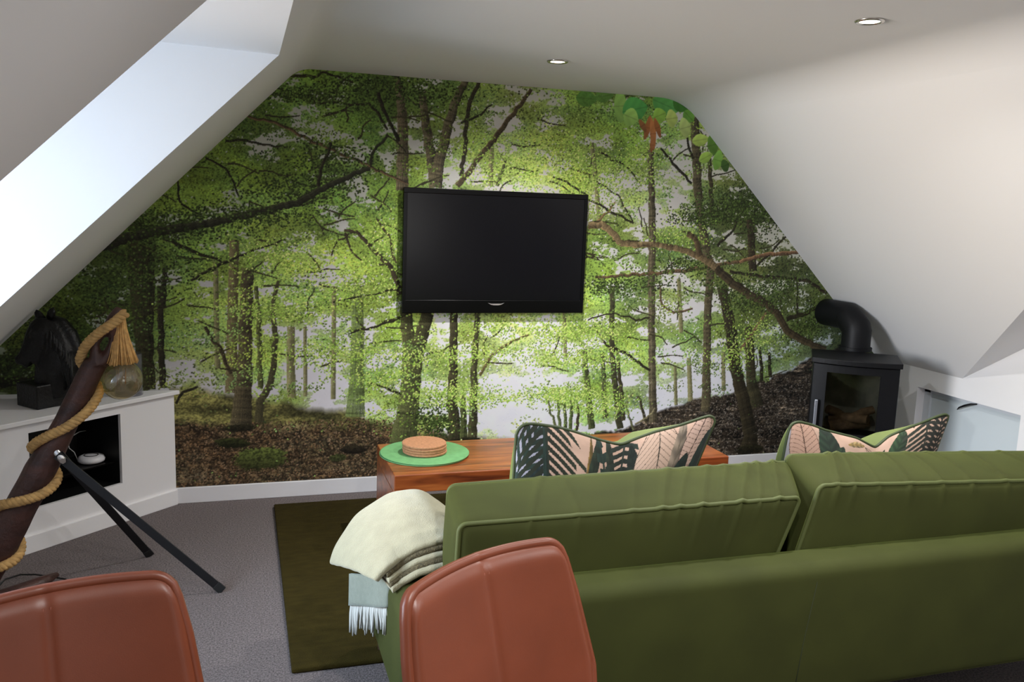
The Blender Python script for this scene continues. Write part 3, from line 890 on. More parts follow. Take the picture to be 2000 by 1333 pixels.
# ------------------------------------------------------------------ recessed ceiling lights
LENS = mat('lamp_lens', (255, 250, 240), 0.3, emit=((255, 244, 226), 9.0))
for (x, y, lb) in ((1.418, 3.923, 'round recessed ceiling downlight above the television'), (2.089, 2.615, 'round recessed ceiling downlight above the sofa, nearer the right slope'),
                   (2.089, 1.0, 'added unseen ceiling downlight over the dining end, on the right slope side'), (0.75, 1.0, 'added unseen ceiling downlight over the dining end, on the dormer side')):  # this pair is added out of view for more light from above
    t = thing('ceiling_downlight', lb, 'downlight', (x, y, ZC), 'recessed ceiling lights')
    MB().lathe([(.036, -.001), (.050, -.001), (.050, -.004), (.046, -.008), (.036, -.007), (.034, -.002), (.036, -.001)], (x, y, ZC), 36).build('trim_ring', CHROME, t, True)
    MB().lathe([(0.0001, -.003), (.033, -.003), (.034, -.001), (0.0001, -.001)], (x, y, ZC), 28).build('lens', LENS, t, True)
    l = bpy.data.lights.new('downlight_beam', 'SPOT')
    l.energy = 76
    l.color = (1.0, 0.985, 0.96)
    l.spot_size = math.radians(150)
    l.spot_blend = 0.9
    l.shadow_soft_size = 0.03
    lo = bpy.data.objects.new('downlight_beam', l)
    COL.objects.link(lo)
    lo.parent = t
    lo.location = (0, 0, -.015)

# ------------------------------------------------------------------ television
TY = 4.77
tl, tr, bl_, br_ = ony(790, 366, TY), ony(1148, 380, TY), ony(784, 612, TY), ony(1140, 612, TY)
x0, x1 = (tl[0] + bl_[0]) / 2, (tr[0] + br_[0]) / 2
z1, z0 = (tl[2] + tr[2]) / 2, (bl_[2] + br_[2]) / 2
t = thing('television', 'black flat screen television mounted on the forest mural', 'television', ((x0 + x1) / 2, TY, z0))
b = MB()
bz = .022
for a, c in (((x0, TY, z1 - .03), (x1, TY + .03, z1)), ((x0, TY, z0), (x1, TY + .03, z0 + .075)), ((x0, TY, z0 + .07), (x0 + bz, TY + .03, z1 - .028)), ((x1 - bz, TY, z0 + .07), (x1, TY + .03, z1 - .028))):
    b.box(a, c)
b.build('bezel', BLACK, t, bevel=.003)
MB().box((x0 + .015, TY + .004, z0 + .07), (x1 - .015, TY + .02, z1 - .025)).build('screen', mat('screen', (9, 9, 13), 0.2, spec=0.35), t)
MB().box((x0 + .01, TY + .028, z0 + .01), (x1 - .01, TY + .036, z1 - .01)).build('back_cover', BLACKM, t, bevel=.01)
MB().box((x0 + .35, TY + .034, z0 + .15), (x1 - .35, YM - .001, z1 - .15)).build('wall_bracket', BLACKM, t)
c0 = ony(969, 594, TY - .002)
bd = MB()
pts = [(-.05, .006), (-.03, .001), (.03, .001), (.05, .006), (.03, -.005), (.015, -.008), (-.015, -.008), (-.03, -.005)]
bd.add([(c0[0] + p[0], TY - .002, c0[2] + p[1]) for p in pts] + [(c0[0] + p[0], TY + .001, c0[2] + p[1]) for p in pts],
       [tuple(range(8)), tuple(reversed(range(8, 16)))] + [(i, (i + 1) % 8, 8 + (i + 1) % 8, 8 + i) for i in range(8)])
p_ = bd.build('badge', mat('badge_silver', (214, 206, 204), .3, 0.7), t)
tag(p_, 'small curved silver badge on the lower bezel')

# ------------------------------------------------------------------ corner cabinet
A = np.array([-.353, 4.80, 0]); D = np.array([-.733, -.680, 0]); D /= np.linalg.norm(D)
IN = np.array([D[1], -D[0], 0])          # into the cabinet
if IN[1] < 0: IN = -IN
LEN = (A[0] - XL) / -D[0]
CH, CT = 0.61, 0.632
fr = (A, D, IN, np.array([0, 0, 1.]))
def cabf(px, py):
    p = onpl(px, py, A, IN)
    return np.dot(p - A, D), p[2]
(h0a, zt0), (h0b, zb0), (h1a, zt1), (h1b, zb1) = cabf(235, 809), cabf(239, 942), cabf(53, 847), cabf(65, 998)
ha, hb, hz0, hz1 = (h0a + h0b) / 2, (h1a + h1b) / 2, (zb0 + zb1) / 2, (zt0 + zt1) / 2
mid = A + D * LEN / 2
t = thing('corner_cabinet', 'white built-in corner cabinet with an open black media niche', 'cabinet', (mid[0], mid[1], 0))
b = MB()
for a, c in (((0, 0, 0), (ha, .018, CH)), ((hb, 0, 0), (LEN, .018, CH)), ((ha, 0, 0), (hb, .018, hz0)), ((ha, 0, hz1), (hb, .018, CH))):
    b.box(a, c, fr)
b.build('front_panel', CABW, t)
tri = [A - D * .02 - IN * .022, A + D * LEN - IN * .022, (XL + .001, 4.805, 0), (A[0] + .012, 4.805, 0)]
tri = [(max(p[0], XL + .001), min(p[1], 4.808)) for p in tri]
MB().prism(tri, CH, CT).build('top', CABW, t, bevel=.003)
b = MB()
def fp(a, n, z): return A + D * a + IN * n + np.array([0, 0, z])
dp = .30
b.add([fp(ha, .018, hz0), fp(hb, .018, hz0), fp(hb, .018, hz1), fp(ha, .018, hz1), fp(ha + .04, dp, hz0), fp(hb - .04, dp, hz0), fp(hb - .04, dp, hz1), fp(ha + .04, dp, hz1)],
      [(4, 5, 6, 7), (0, 1, 5, 4), (1, 2, 6, 5), (2, 3, 7, 6), (3, 0, 4, 7)])
p_ = b.build('niche_lining', mat('niche_black', (7, 7, 8), 0.5), t)
tag(p_, 'matt black lining of the niche')
shz = onpl(178, 900, A + IN * .12, IN)[2] - .008
MB().box((ha + .012, .04, shz - .008), (hb - .012, dp - .03, shz), fr).build('shelf', BLACK, t)
MB().box((-.0, -.014, 0), (LEN, .001, .086), fr).build('skirting', CABW, t, bevel=.004)

# white puck on the niche shelf
pc = onpl(178, 889, A + IN * .12, IN)
pc[2] = shz
t = thing('wifi_puck', 'small round white wireless hub on the black shelf in the cabinet niche', 'router', tuple(pc))
MB().lathe([(.0001, 0.001), (.05, .001), (.062, .008), (.064, .018), (.058, .03), (.045, .036), (.0001, .038)], pc, 36).build('housing', mat('hub_white', (222, 220, 222), .35), t, True)
ring = MB()
ring.loop_tube([pc + np.array([.032 * math.cos(a), .032 * math.sin(a), .0375]) for a in np.linspace(0, 2 * math.pi, 28, endpoint=False)], .0022, 6)
ring.build('top_ring', BLACKM, t, True)
cab = [pc + np.array([-.06, -.01, .012])] + [onpl(x, y, A + IN * k, IN) for x, y, k in ((145, 884, .12), (135, 876, .13), (133, 866, .14), (140, 853, .16), (155, 844, .2), (172, 841, .25))]
MB().tube(cab, .0022, 6).build('cable', mat('hub_cable', (190, 190, 186), .5), t, True)

# ------------------------------------------------------------------ horse head sculpture
HB = mat('sculpture_black', (13, 13, 14), 0.42, bump=(70, .35, .01), spec=.35)
hp = np.array([-.905, 4.555, CT])
t = thing('horse_head_sculpture', 'black horse head bust on a square plinth on the corner cabinet', 'sculpture', tuple(hp))
S = 4.62 / FPX
base_px = (100, 775)
ctr = onpl(96, 770, (hp[0], hp[1], 0), (_fw[0], _fw[1], 0))
ex = np.array([math.cos(YAW), -math.sin(YAW), 0]); ey = np.array([math.sin(YAW), math.cos(YAW), 0]); ez = np.array([0, 0, 1.])
def hq(px, py, d=0.0):
    return onpl(px, py, hp, (_fw[0], _fw[1], 0)) + ey * d
bx = MB()
e1 = (D + 0) ; 
bx.box((-.105, -.082, .0005), (.105, .082, .115), (hp, D, IN, ez))
bx.build('plinth', HB, t, bevel=.006)
h = MB()
def limb(pts, rad, flat=1.0, n=14, ref=None):
    h.tube(pts, rad, n, True, flat, ref)
# neck, thick at the chest, rising to the poll
limb([hq(104, 772), hq(106, 745), hq(110, 715), hq(110, 685, .01), hq(102, 655, .01), hq(92, 632, .005)], [.085, .092, .095, .088, .07, .05], .8, ref=tuple(ey))
# head: forehead to muzzle
limb([hq(91, 622, .0), hq(86, 640, -.01), hq(79, 660, -.02), hq(69, 680, -.03), hq(60, 696, -.04), hq(54, 705, -.045)], [.04, .062, .062, .048, .038, .03], .72, ref=tuple(ey))
# cheek and jaw
limb([hq(96, 655, -.01), hq(92, 672, -.015), hq(80, 690, -.03), hq(70, 703, -.04)], [.05, .056, .036, .026], .7, ref=tuple(ey))
# nostril and lips
limb([hq(58, 692, -.045), hq(51, 701, -.05), hq(50, 708, -.05)], [.026, .03, .018], .8, ref=tuple(ey))
limb([hq(66, 704, -.045), hq(58, 712, -.045)], [.022, .016], .8, ref=tuple(ey))
# brow
limb([hq(80, 644, -.055), hq(75, 652, -.055)], [.014, .014])
# mane ridge
limb([hq(96, 622, .02), hq(114, 632, .03), hq(130, 655, .035), hq(142, 685, .035), hq(144, 715, .03), hq(136, 745, .02)], [.022, .034, .042, .042, .038, .02], .8)
ho = h.build('head', HB, t)
fuse(ho, .0065, 5)
for (a, b_, c_) in (((85, 624), (78, 615), (73, 605)), ((98, 622), (103, 612), (107, 600))):
    e = MB()
    e.tube([hq(*a, -.005), hq(*b_, -.012), hq((b_[0] * .4 + c_[0] * .6), (b_[1] * .4 + c_[1] * .6), -.012), hq(*c_, -.01)], [.017, .02, .014, .002], 10, True, .6, ref=tuple(ey))
    e.build('ear', HB, t, True)
m_ = MB()
for k in range(26):
    f_ = k / 25
    p0 = np.array(hq(96 + 40 * f_, 622 + 46 * f_ ** 1.4, -.01 + .02 * f_))
    x_, y_ = 100 + 44 * f_, 632 + 60 * f_ ** 1.3
    p1 = np.array(hq(x_ + 2 + random.uniform(-2, 4), y_ + 26, -.045))
    p2 = np.array(hq(x_ + 4 + random.uniform(-3, 5), y_ + 56, -.05))
    p3 = np.array(hq(x_ + 4 + random.uniform(-5, 6), y_ + 80, -.035))
    m_.tube([p0, p1, p2, p3], [.007, .011, .009, .002], 6)
m_.build('mane', HB, t, True)

# ------------------------------------------------------------------ driftwood floor lamp
DRIFT = mat('driftwood', (78, 48, 40), 0.5, noise=(9, .45, (1, 1, 2.5)), bump=(40, .5, .01), alt=(44, 27, 25))
ROPE = mat('rope', (186, 148, 92), 0.85, noise=(40, .25), bump=(300, .4, .003))
RAFFIA = mat('raffia', (196, 150, 88), 0.7, noise=(60, .25))
LF = onz(-55, 1180, 0); LA = onz(434, 1157, 0); LB = onz(293, 1088, 0)
dd = (LA + LB) / 2 - LF
PN = np.array([dd[1], -dd[0], 0]); PN /= np.linalg.norm(PN)
def lp(x, y, off=0.0): return onpl(x, y, LF + PN * off, PN)
lamp = thing('driftwood_lamp', 'rope-wrapped driftwood floor lamp leaning on black metal legs', 'floor lamp', (LF[0], LF[1], 0))
wood = MB()
ax = [lp(-58, 1182), lp(-30, 1130), lp(5, 1062), lp(40, 992), lp(75, 925), lp(112, 860), lp(146, 790), lp(170, 742), lp(188, 708)]
ax[0][2] = .012
wood.tube(ax, [.05, .058, .062, .064, .06, .052, .046, .046, .046], 14, True, .85, ref=tuple(PN))
wood.tube([lp(190, 712), lp(186, 690), lp(186, 673), lp(192, 658), lp(206, 642)], [.034, .024, .018, .022, .028], 10, True, 1.5, ref=tuple(PN))
wood.tube([lp(198, 708), lp(212, 690), lp(218, 673), lp(221, 658), lp(218, 640)], [.032, .022, .0155, .018, .026], 10, True, 1.5, ref=tuple(PN))
wood.tube([lp(216, 640), lp(226, 622), lp(236, 603)], [.032, .03, .018], 10, True, .9, ref=tuple(PN))
wo = wood.build('driftwood_pole', DRIFT, lamp)
fuse(wo, .0055, 2)
# knobbly grain
me = wo.data
co = np.zeros(len(me.vertices) * 3); me.vertices.foreach_get('co', co); co = co.reshape(-1, 3)
no = np.zeros(len(me.vertices) * 3); me.vertices.foreach_get('normal', no); no = no.reshape(-1, 3)
ph = co @ np.array([9.0, 5.0, 7.0])
k = .0016 * np.sin(ph * 1.7) + .0008 * np.sin(ph * 3.1 + co[:, 0] * 25)
me.vertices.foreach_set('co', (co + no * k[:, None]).ravel())
me.update()
# root on the floor
rp = [LF + np.array([.0, .0, .035])] + [onz(x, y, z) for x, y, z in ((0, 1170, .03), (40, 1155, .03), (78, 1140, .035), (112, 1122, .045))]
ro = MB().tube(rp, [.045, .045, .04, .034, .012], 10, True, .8).build('root_foot', DRIFT, lamp, True)

ys = [606, 612, 640, 690, 715, 760, 830, 885, 925, 965, 1005, 1070, 1100, 1140, 1170]
phs = [-40, -20, 20, 80, 110, 270, 360, 450, 630, 720, 810, 990, 1080, 1170, 1230]
axd = lp(0, 1060) - lp(228, 620); axd = -axd / np.linalg.norm(axd)
e1 = -PN if np.dot(-PN, CAM - LF) > 0 else PN
e2 = np.cross(axd, e1); e2 /= np.linalg.norm(e2)
if np.dot(e2, _r2) > 0: e2 = -e2           # e2 points to the picture's left
axy = np.array([(603, 236), (622, 226), (650, 212), (668, 204), (690, 194), (708, 188), (742, 170), (790, 146), (860, 112), (925, 75), (992, 40), (1062, 5), (1130, -30), (1182, -58)], float)
rpth = []
for y in np.linspace(606, 1165, 190):
    x = np.interp(y, axy[:, 0], axy[:, 1])
    ph = math.radians(np.interp(y, ys, phs))
    rad = np.interp(y, [606, 650, 720, 860, 992, 1182], [.034, .058, .062, .068, .079, .066])
    c_ = lp(x, y)
    rpth.append(c_ + rad * (math.cos(ph) * e1 + math.sin(ph) * e2))
rpth = np.array(rpth)
# resample, then lay three twisted strands along the path
seg = np.linalg.norm(np.diff(rpth, axis=0), axis=1); cl = np.concatenate([[0], np.cumsum(seg)])
sN = int(cl[-1] / .006)
ss = np.linspace(0, cl[-1], sN)
rs = np.stack([np.interp(ss, cl, rpth[:, i]) for i in range(3)], 1)
tg = np.gradient(rs, axis=0); tg /= np.linalg.norm(tg, axis=1)[:, None]
rf = np.cross(tg, axd); rf /= np.linalg.norm(rf, axis=1)[:, None] + 1e-9
bf = np.cross(tg, rf)
rb = MB()
for q in range(3):
    a = ss / .052 * 2 * math.pi + q * 2 * math.pi / 3
    rb.tube(rs + .0105 * (np.cos(a)[:, None] * rf + np.sin(a)[:, None] * bf), .0112, 7)
rb.build('rope', ROPE, lamp, True)

# bracket and legs
bolt = lp(124, 890, 0) + e1 * .075
hub = MB()
hub.tube([lp(80, 855) - e1 * .02, lp(100, 870) + e1 * .0, bolt], [.014, .014, .014], 12)
hub.build('pivot_rod', SILVER, lamp, True)
hd = MB()
hd.tube([bolt - e1 * .004, bolt + e1 * .010], .012, 6)
hd.build('bolt', mat('bolt_steel', (196, 190, 182), .35, 1.0), lamp)
for foot, off in ((LA, .012), (LB, -.012)):
    g = MB()
    st_ = bolt - e1 * (.02 - off)
    en = foot + np.array([0, 0, .008])
    tdir = (en - st_) / np.linalg.norm(en - st_)
    sd = np.cross(tdir, e1); sd /= np.linalg.norm(sd)
    nn = np.cross(tdir, sd)
    Ln = np.linalg.norm(en - st_)
    g.box((-.03, -.0165, -.005), (Ln - .01, .0165, .005), (st_, tdir, sd, nn))
    lg = g.build('leg', BLACKM, lamp, bevel=.0015)
    f_ = MB(); f_.box((Ln - .035, -.018, -.007), (Ln + .004, .018, .007), (st_, tdir, sd, nn)); f_.build('rubber_foot', mat('rubber', (16, 16, 17), .8), lg, bevel=.002)
# raffia tassel, lamp holder and globe bulb
tp = lp(233, 640); bc = lp(237, 742)
tp = np.array([bc[0], bc[1], lp(236, 622)[2]])
tz0 = lp(237, 709)[2]
ts = MB()
for k in range(210):
    a = random.uniform(0, 2 * math.pi); rr_ = random.uniform(.35, 1.05)
    pts = []
    for f_ in (0, .25, .5, .75, 1):
        rad = (.020 + .046 * f_ ** 1.6) * rr_
        pts.append((tp[0] + rad * math.cos(a), tp[1] + rad * math.sin(a), tp[2] + (tz0 - tp[2] + random.uniform(-.004, .006)) * f_))
    ts.tube(pts, [.004, .0042, .004, .0036, .003], 5)
ts.build('raffia_tassel', RAFFIA, lamp, True)
MB().tube([lp(228, 622), tp + np.array([0, 0, .01]), tp - np.array([0, 0, .05])], .006, 8).build('lamp_cord', ROPE, lamp, True)
R = .083
MB().lathe([(.013, R + .055), (.018, R + .05), (.018, R + .01), (.014, R + .004)], bc, 20).build('socket', BLACKM, lamp, True)
gp = [(.016, R + .012), (.017, R + .002), (.024, R - .006)]
for a in np.linspace(.36, math.pi, 22): gp.append((max(R * math.sin(a), .0001), R * math.cos(a)))
AMB = glass_mat('amber_glass', (252, 242, 214), .02, 1.9, .04, (236, 220, 170))
bulb = MB().lathe(gp, bc, 40).build('bulb', AMB, lamp, True)
fl = [bc + np.array([.018 * math.cos(a), .018 * math.sin(a), .05 - .07 * (i % 2)]) for i, a in enumerate(np.linspace(0, 2 * math.pi, 13))]
MB().tube(fl, .0012, 5).build('filament', mat('filament', (150, 110, 60), .4, .6), bulb, True)
cp = [onz(x, y, z) for x, y, z in ((-40, 1160, .01), (-5, 1148, .012), (10, 1132, .012), (40, 1123, .014), (70, 1123, .02), (105, 1128, .02), (128, 1132, .012), (142, 1140, .006), (150, 1160, .005), (140, 1200, .005))]
MB().tube(cp, .004, 6).build('power_cord', mat('cord_black', (14, 14, 15), .5), lamp, True)

# glass jar on the cabinet behind the bulb
jp = onz(250, 769, CT)
jp = np.array([-.562, 4.715, CT])
CLEAR = glass_mat('clear_glass', (236, 236, 240), .03, 1.5, .10, (190, 190, 196))
gl = MB().lathe([(.0001, .001), (.066, .001), (.068, .004), (.068, .215), (.065, .217), (.063, .215), (.063, .01), (.0001, .008)], jp, 40).build('glass_cylinder', CLEAR, None, True, auto=True)
tag(gl, 'tall clear glass cylinder vase on the corner cabinet behind the bulb', 'vase')

# ------------------------------------------------------------------ wooden bench table
def wood_mat():
    m = bpy.data.materials.new('sheesham_wood')
    m.use_nodes = True
    nt = m.node_tree; b = nt.nodes['Principled BSDF']
    tc = nt.nodes.new('ShaderNodeTexCoord'); mp = nt.nodes.new('ShaderNodeMapping'); mp.inputs['Scale'].default_value = (1.2, 14, 14)
    n1 = nt.nodes.new('ShaderNodeTexNoise'); n1.inputs['Scale'].default_value = 2.2; n1.inputs['Detail'].default_value = 8; n1.inputs['Distortion'].default_value = .6
    r = nt.nodes.new('ShaderNodeValToRGB')
    for i, (p, c) in enumerate(((.28, (74, 30, 16)), (.5, (142, 70, 32)), (.72, (176, 98, 46)))):
        e = r.color_ramp.elements[i] if i < 2 else r.color_ramp.elements.new(p)
        e.position = p; e.color = tuple(lin(c)) + (1,)
    nt.links.new(tc.outputs['Object'], mp.inputs[0]); nt.links.new(mp.outputs[0], n1.inputs['Vector']); nt.links.new(n1.outputs['Fac'], r.inputs[0]); nt.links.new(r.outputs[0], b.inputs['Base Color'])
    b.inputs['Roughness'].default_value = .32; b.inputs['Coat Weight'].default_value = .3; b.inputs['Coat Roughness'].default_value = .2
    return m
WOOD = wood_mat()
TZ = .45
fl_, fr_, bk = onz(769, 932, TZ), onz(1421, 890, TZ), onz(739, 868, TZ)
tx0, tx1, ty0, ty1 = (fl_[0] + bk[0]) / 2, fr_[0], (fl_[1] + fr_[1]) / 2, bk[1]
t = thing('bench_table', 'low polished reddish-brown wooden coffee table with slab ends below the television', 'coffee table', ((tx0 + tx1) / 2, (ty0 + ty1) / 2, 0))
MB().box((tx0, ty0, TZ - .085), (tx1, ty1, TZ)).build('tabletop', WOOD, t, bevel=.004)
for a in (tx0, tx1 - .085):
    MB().box((a, ty0 + .001, .021), (a + .085, ty1 - .001, TZ - .085)).build('end_panel', WOOD, t, bevel=.003)

# placemats and cork coasters
pmc = onz(828, 887, TZ)
pr = (onz(914, 884, TZ)[0] - onz(742, 890, TZ)[0]) / 2
PM = mat('woven_green', (108, 164, 104), .7, noise=(30, .12))
for k in range(2):
    prf = [(.0001, .0)]
    prf = [(.0001, .0005), (pr - .002, .0005), (pr, .003)]
    for r_ in np.linspace(pr, .004, 64):
        prf.append((r_, .0048 + .0009 * math.cos((pr - r_) / .0062 * 2 * math.pi)))
    prf.append((.0001, .0048))
    o = MB().lathe(prf, (pmc[0] + .004 * k, pmc[1] - .003 * k, TZ + .0065 * k), 56).build('round_placemat', PM, None, True)
    tag(o, ('lower of two round woven green placemats stacked on the coffee table', 'upper of two round woven green placemats, carrying the cork coasters')[k], 'placemat', 'green placemats')
CORK = mat('cork', (182, 128, 90), .85, noise=(90, .18), bump=(120, .25, .002))
cc = onz(829, 880, TZ + .02)
cr = (onz(872, 878, TZ + .02)[0] - onz(787, 882, TZ + .02)[0]) / 2
lbs = ['bottom cork coaster of the stack, lying on the green placemat', 'second cork coaster from the bottom of the stack on the placemat', 'third cork coaster from the bottom, just under the top one', 'topmost round cork coaster of the stack on the green placemat']
cz = TZ + .0135
for k in range(4):
    h_ = .0125
    o = MB().lathe([(.0001, 0), (cr - .004, 0), (cr, .003), (cr, h_ - .003), (cr - .003, h_ - .0004), (.0001, h_ - .0004)], (cc[0] + random.uniform(-.002, .002), cc[1] + random.uniform(-.002, .002), cz + k * h_), 48).build('cork_coaster', CORK, None, True, auto=True)
    tag(o, lbs[k], 'coaster', 'cork coasters')

# ------------------------------------------------------------------ rug
o = MB().box((.151, 2.90, .001), (3.05, 4.64, .02)).build('rug', RUG, None, True, bevel=.006, seg=3)
tag(o, 'dark olive green pile rug under the coffee table and sofa', 'rug')

# ------------------------------------------------------------------ sofa
SB, SZ0 = 2.10, .15                 # back face and underside
AX0, AX1 = .42, .585                # left arm
BX1 = 3.02                          # right end of the seat
FT = ony(1200, 1096, SB + .15)[2] - .012   # top of the back frame
sofa = thing('sofa', 'long green velvet sofa seen from behind with two piped back cushions', 'sofa', ((AX0 + BX1) / 2, 2.6, 0))
bb = MB().box((AX1 - .006, SB, SZ0), (BX1 + .006, SB + .16, FT)).build('back_frame', VELVET, sofa, True, bevel=.045, seg=5)
sx = onpl(1600, 1097, (0, SB, 0), (0, 1, 0))[0]
sm_ = MB().tube([(sx - .05, SB - .0002, SZ0 + .02), (sx - .03, SB - .0002, .35), (sx, SB - .0002, FT - .055), (sx + .004, SB + .012, FT - .016)], .0016, 6).build('seam', mat('seam_thread', (44, 50, 20), .8), bb, True)
for x0_, x1_ in ((AX0, AX1 - .004), (BX1 + .004, BX1 + .165)):
    ab = MB().box((x0_, SB + .13, SZ0), (x1_, 3.06, .505)).build('arm', VELVET, sofa, True, bevel=.05, seg=5)
MB().box((AX1 - .05, SB + .1, SZ0), (BX1 + .05, 3.05, .32)).build('seat_base', VELVET, sofa, True, bevel=.02)
for x_, y_ in ((AX0 + .06, SB + .2), (BX1 + .1, SB + .2), (AX0 + .06, 2.97), (BX1 + .1, 2.97)):
    zb = .0206 if y_ > 2.9 else .001
    MB().lathe([(.016, zb), (.024, SZ0 + .005)], (x_, y_, 0), 14).build('leg', mat('leg_wood', (58, 38, 26), .5), sofa, True, auto=True)


def cushion(name, c8, parent, r=.03, puff=(.05, .02, .02), wr=(), pipe=True, lab=None):
    """box cushion: c8[(i,j,k)] corners, i left/right, j back/front, k bottom/top"""
    c = {k: np.array(v, float) for k, v in c8.items()}
    dx = np.linalg.norm(c[1, 0, 1] - c[0, 0, 1]); dy = np.linalg.norm(c[0, 1, 1] - c[0, 0, 1]); dz = np.linalg.norm(c[0, 0, 1] - c[0, 0, 0])
    hs = np.array([dx, dy, dz]) / 2

    def pos(p):
        a, b_, d_ = p
        q = np.zeros(3)
        for i in (0, 1):
            for j in (0, 1):
                for k in (0, 1):
                    q += c[i, j, k] * ((1 + a) / 2 if i else (1 - a) / 2) * ((1 + b_) / 2 if j else (1 - b_) / 2) * ((1 + d_) / 2 if k else (1 - d_) / 2)
        ca, cb, cc_ = [max(0, 1 - v * v) for v in (a, b_, d_)]
        q += np.array([0, b_ * puff[0] * (ca * cc_) ** .5 , 0])
        q += np.array([0, 0, d_ * puff[1] * (ca ** .5) * cb])
        q += np.array([a * puff[2] * cb * cc_, 0, 0])
        # creases run from the seams across the top and the upper back
        for (a0, sl, wd, am, rch) in wr:
            if d_ > 0:
                cen = a0 + sl * (b_ + 1) - .10 * sl * 0
                g = math.exp(-((a - cen) / wd) ** 2)
                fade = 1.0 if d_ > .9 else max(0, 1 - (.9 - d_) / rch)
                off = .72 * am * g * fade
                q += np.array([0, -off * .8 if b_ < -.8 else 0, off if d_ > .8 else 0])
        return q
    V, F = [], []
    idx = {}

    def vert(p):
        P = np.array(p) * hs
        inn = np.clip(P, -(hs - r), hs - r)
        n_ = P - inn
        L_ = np.linalg.norm(n_)
        if L_ > 1e-9: P = inn + n_ / L_ * r * min(1, 1)
        key = tuple(np.round(P, 5))
        if key not in idx:
            idx[key] = len(V)
            V.append(pos(P / hs))
        return idx[key]

    def face(ax, sg, na, nb):
        o1, o2 = [k for k in range(3) if k != ax]
        def ticks(n, o_):
            e = r / hs[o_]
            core = np.linspace(-1 + e, 1 - e, n)
            return np.concatenate([[-1, -1 + e * .33, -1 + e * .66], core, [1 - e * .66, 1 - e * .33, 1]])
        ta, tb = ticks(na, o1), ticks(nb, o2)
        g = []
        for y in tb:
            row = []
            for x in ta:
                p = [0, 0, 0]; p[ax] = sg; p[o1] = x; p[o2] = y
                row.append(vert(p))
            g.append(row)
        for i in range(len(tb) - 1):
            for j in range(len(ta) - 1):
                q = (g[i][j], g[i][j + 1], g[i + 1][j + 1], g[i + 1][j])
                if len(set(q)) == 4: F.append(q)
    NX, NY, NZ = 110, 14, 16
    for sg in (-1, 1):
        face(1, sg, NX, NZ); face(2, sg, NX, NY); face(0, sg, NY, NZ)
    m = MB(); m.v = [tuple(v) for v in V]; m.f = F
    o = m.build(name, VELVET, parent, True)
    if pipe:
        for sg in (-1, 1):
            lp_ = []
            e = .985
            rr_ = .022
            ang = []
            ring_ = []
            rx, rz = rr_ / hs[0], rr_ / hs[2]
            for (cx, cz, a0) in ((1 - rx, 1 - rz, 0), (-1 + rx, 1 - rz, 90), (-1 + rx, -1 + rz, 180), (1 - rx, -1 + rz, 270)):
                for a in np.linspace(a0, a0 + 90, 7):
                    ring_.append((cx + rx * math.cos(math.radians(a)), cz + rz * math.sin(math.radians(a))))
            full = []
            for i in range(len(ring_)):
                p0, p1 = np.array(ring_[i]), np.array(ring_[(i + 1) % len(ring_)])
                k = max(1, int(np.linalg.norm((p1 - p0) * hs[[0, 2]]) / .02))
                for q in range(k): full.append(p0 + (p1 - p0) * q / k)
            sh = r * .25
            pts = [pos((p[0] * (1 - sh / hs[0]), sg * (1 - sh / hs[1]), p[1] * (1 - sh / hs[2]))) for p in full]
            MB().loop_tube(pts, .0075, 8).build('piping', PIPING, o, True)
    return o


YC = SB + .15
bl2, br2 = ony(893, 1023, YC), ony(1569, 969, YC)
flT, frT = onz(872, 944, bl2[2] + .02), onz(1545, 898, br2[2] + .02)
zb_ = .45
wr1 = [(-.62, .06, .010, .006, .5), (-.35, -.03, .012, .006, .6), (.12, .05, .012, .009, .6), (.22, .06, .010, .008, .3), (.36, .05, .012, .010, .8), (.48, .05, .010, .009, .4), (.60, .06, .012, .012, 1.2), (.72, .03, .010, .010, .5), (.84, .02, .010, .012, .4), (-.05, .04, .014, .005, .4)]
c8 = {(0, 0, 1): bl2, (1, 0, 1): br2, (0, 1, 1): flT, (1, 1, 1): frT,
      (0, 0, 0): (bl2[0] - .01, YC, zb_), (1, 0, 0): (br2[0] - .13, YC, zb_), (0, 1, 0): (flT[0], flT[1] + .03, zb_), (1, 1, 0): (frT[0] - .08, frT[1] + .03, zb_)}
tag(cushion('back_cushion', c8, sofa, wr=wr1, puff=(.02, .012, .015)), 'left back cushion with piped edges and creases')
bl3, br3 = ony(1600, 946, YC + .015), ony(2000, 937, YC)
rx_ = BX1 - .01
k3 = (rx_ - bl3[0]) / (br3[0] - bl3[0])
br3 = bl3 + (br3 - bl3) * k3
fl3, fr3 = onz(1534, 886, bl3[2] + .015), onz(2000, 881, br3[2] + .03)
k3 = (rx_ - fl3[0]) / (fr3[0] - fl3[0])
fr3 = fl3 + (fr3 - fl3) * k3
wr2 = [(-.88, .10, .014, .014, .5), (-.78, .08, .014, .012, .5), (-.62, .04, .014, .006, .3), (-.42, .05, .014, .008, .5), (-.2, .04, .016, .008, .5), (0., .03, .014, .008, .4), (.25, .04, .014, .008, .5), (.6, .02, .014, .008, .5)]
c8 = {(0, 0, 1): bl3, (1, 0, 1): br3, (0, 1, 1): fl3, (1, 1, 1): fr3,
      (0, 0, 0): (bl3[0] - .12, YC, zb_), (1, 0, 0): (br3[0], YC, zb_), (0, 1, 0): (fl3[0], fl3[1] + .03, zb_), (1, 1, 0): (fr3[0], fr3[1] + .03, zb_)}
tag(cushion('back_cushion', c8, sofa, wr=wr2, puff=(.03, .012, .015)), 'right back cushion with piped edges and creases')
mx = (frT[0] + fl3[0]) / 2
for a, c in ((AX1, mx - .003), (mx + .003, BX1)):
    c8 = {(i, j, k): ((a, c)[i], (2.30, 3.08)[j], (.315, .455)[k]) for i in (0, 1) for j in (0, 1) for k in (0, 1)}
    cushion('seat_cushion', c8, sofa, puff=(.01, .015, .0))

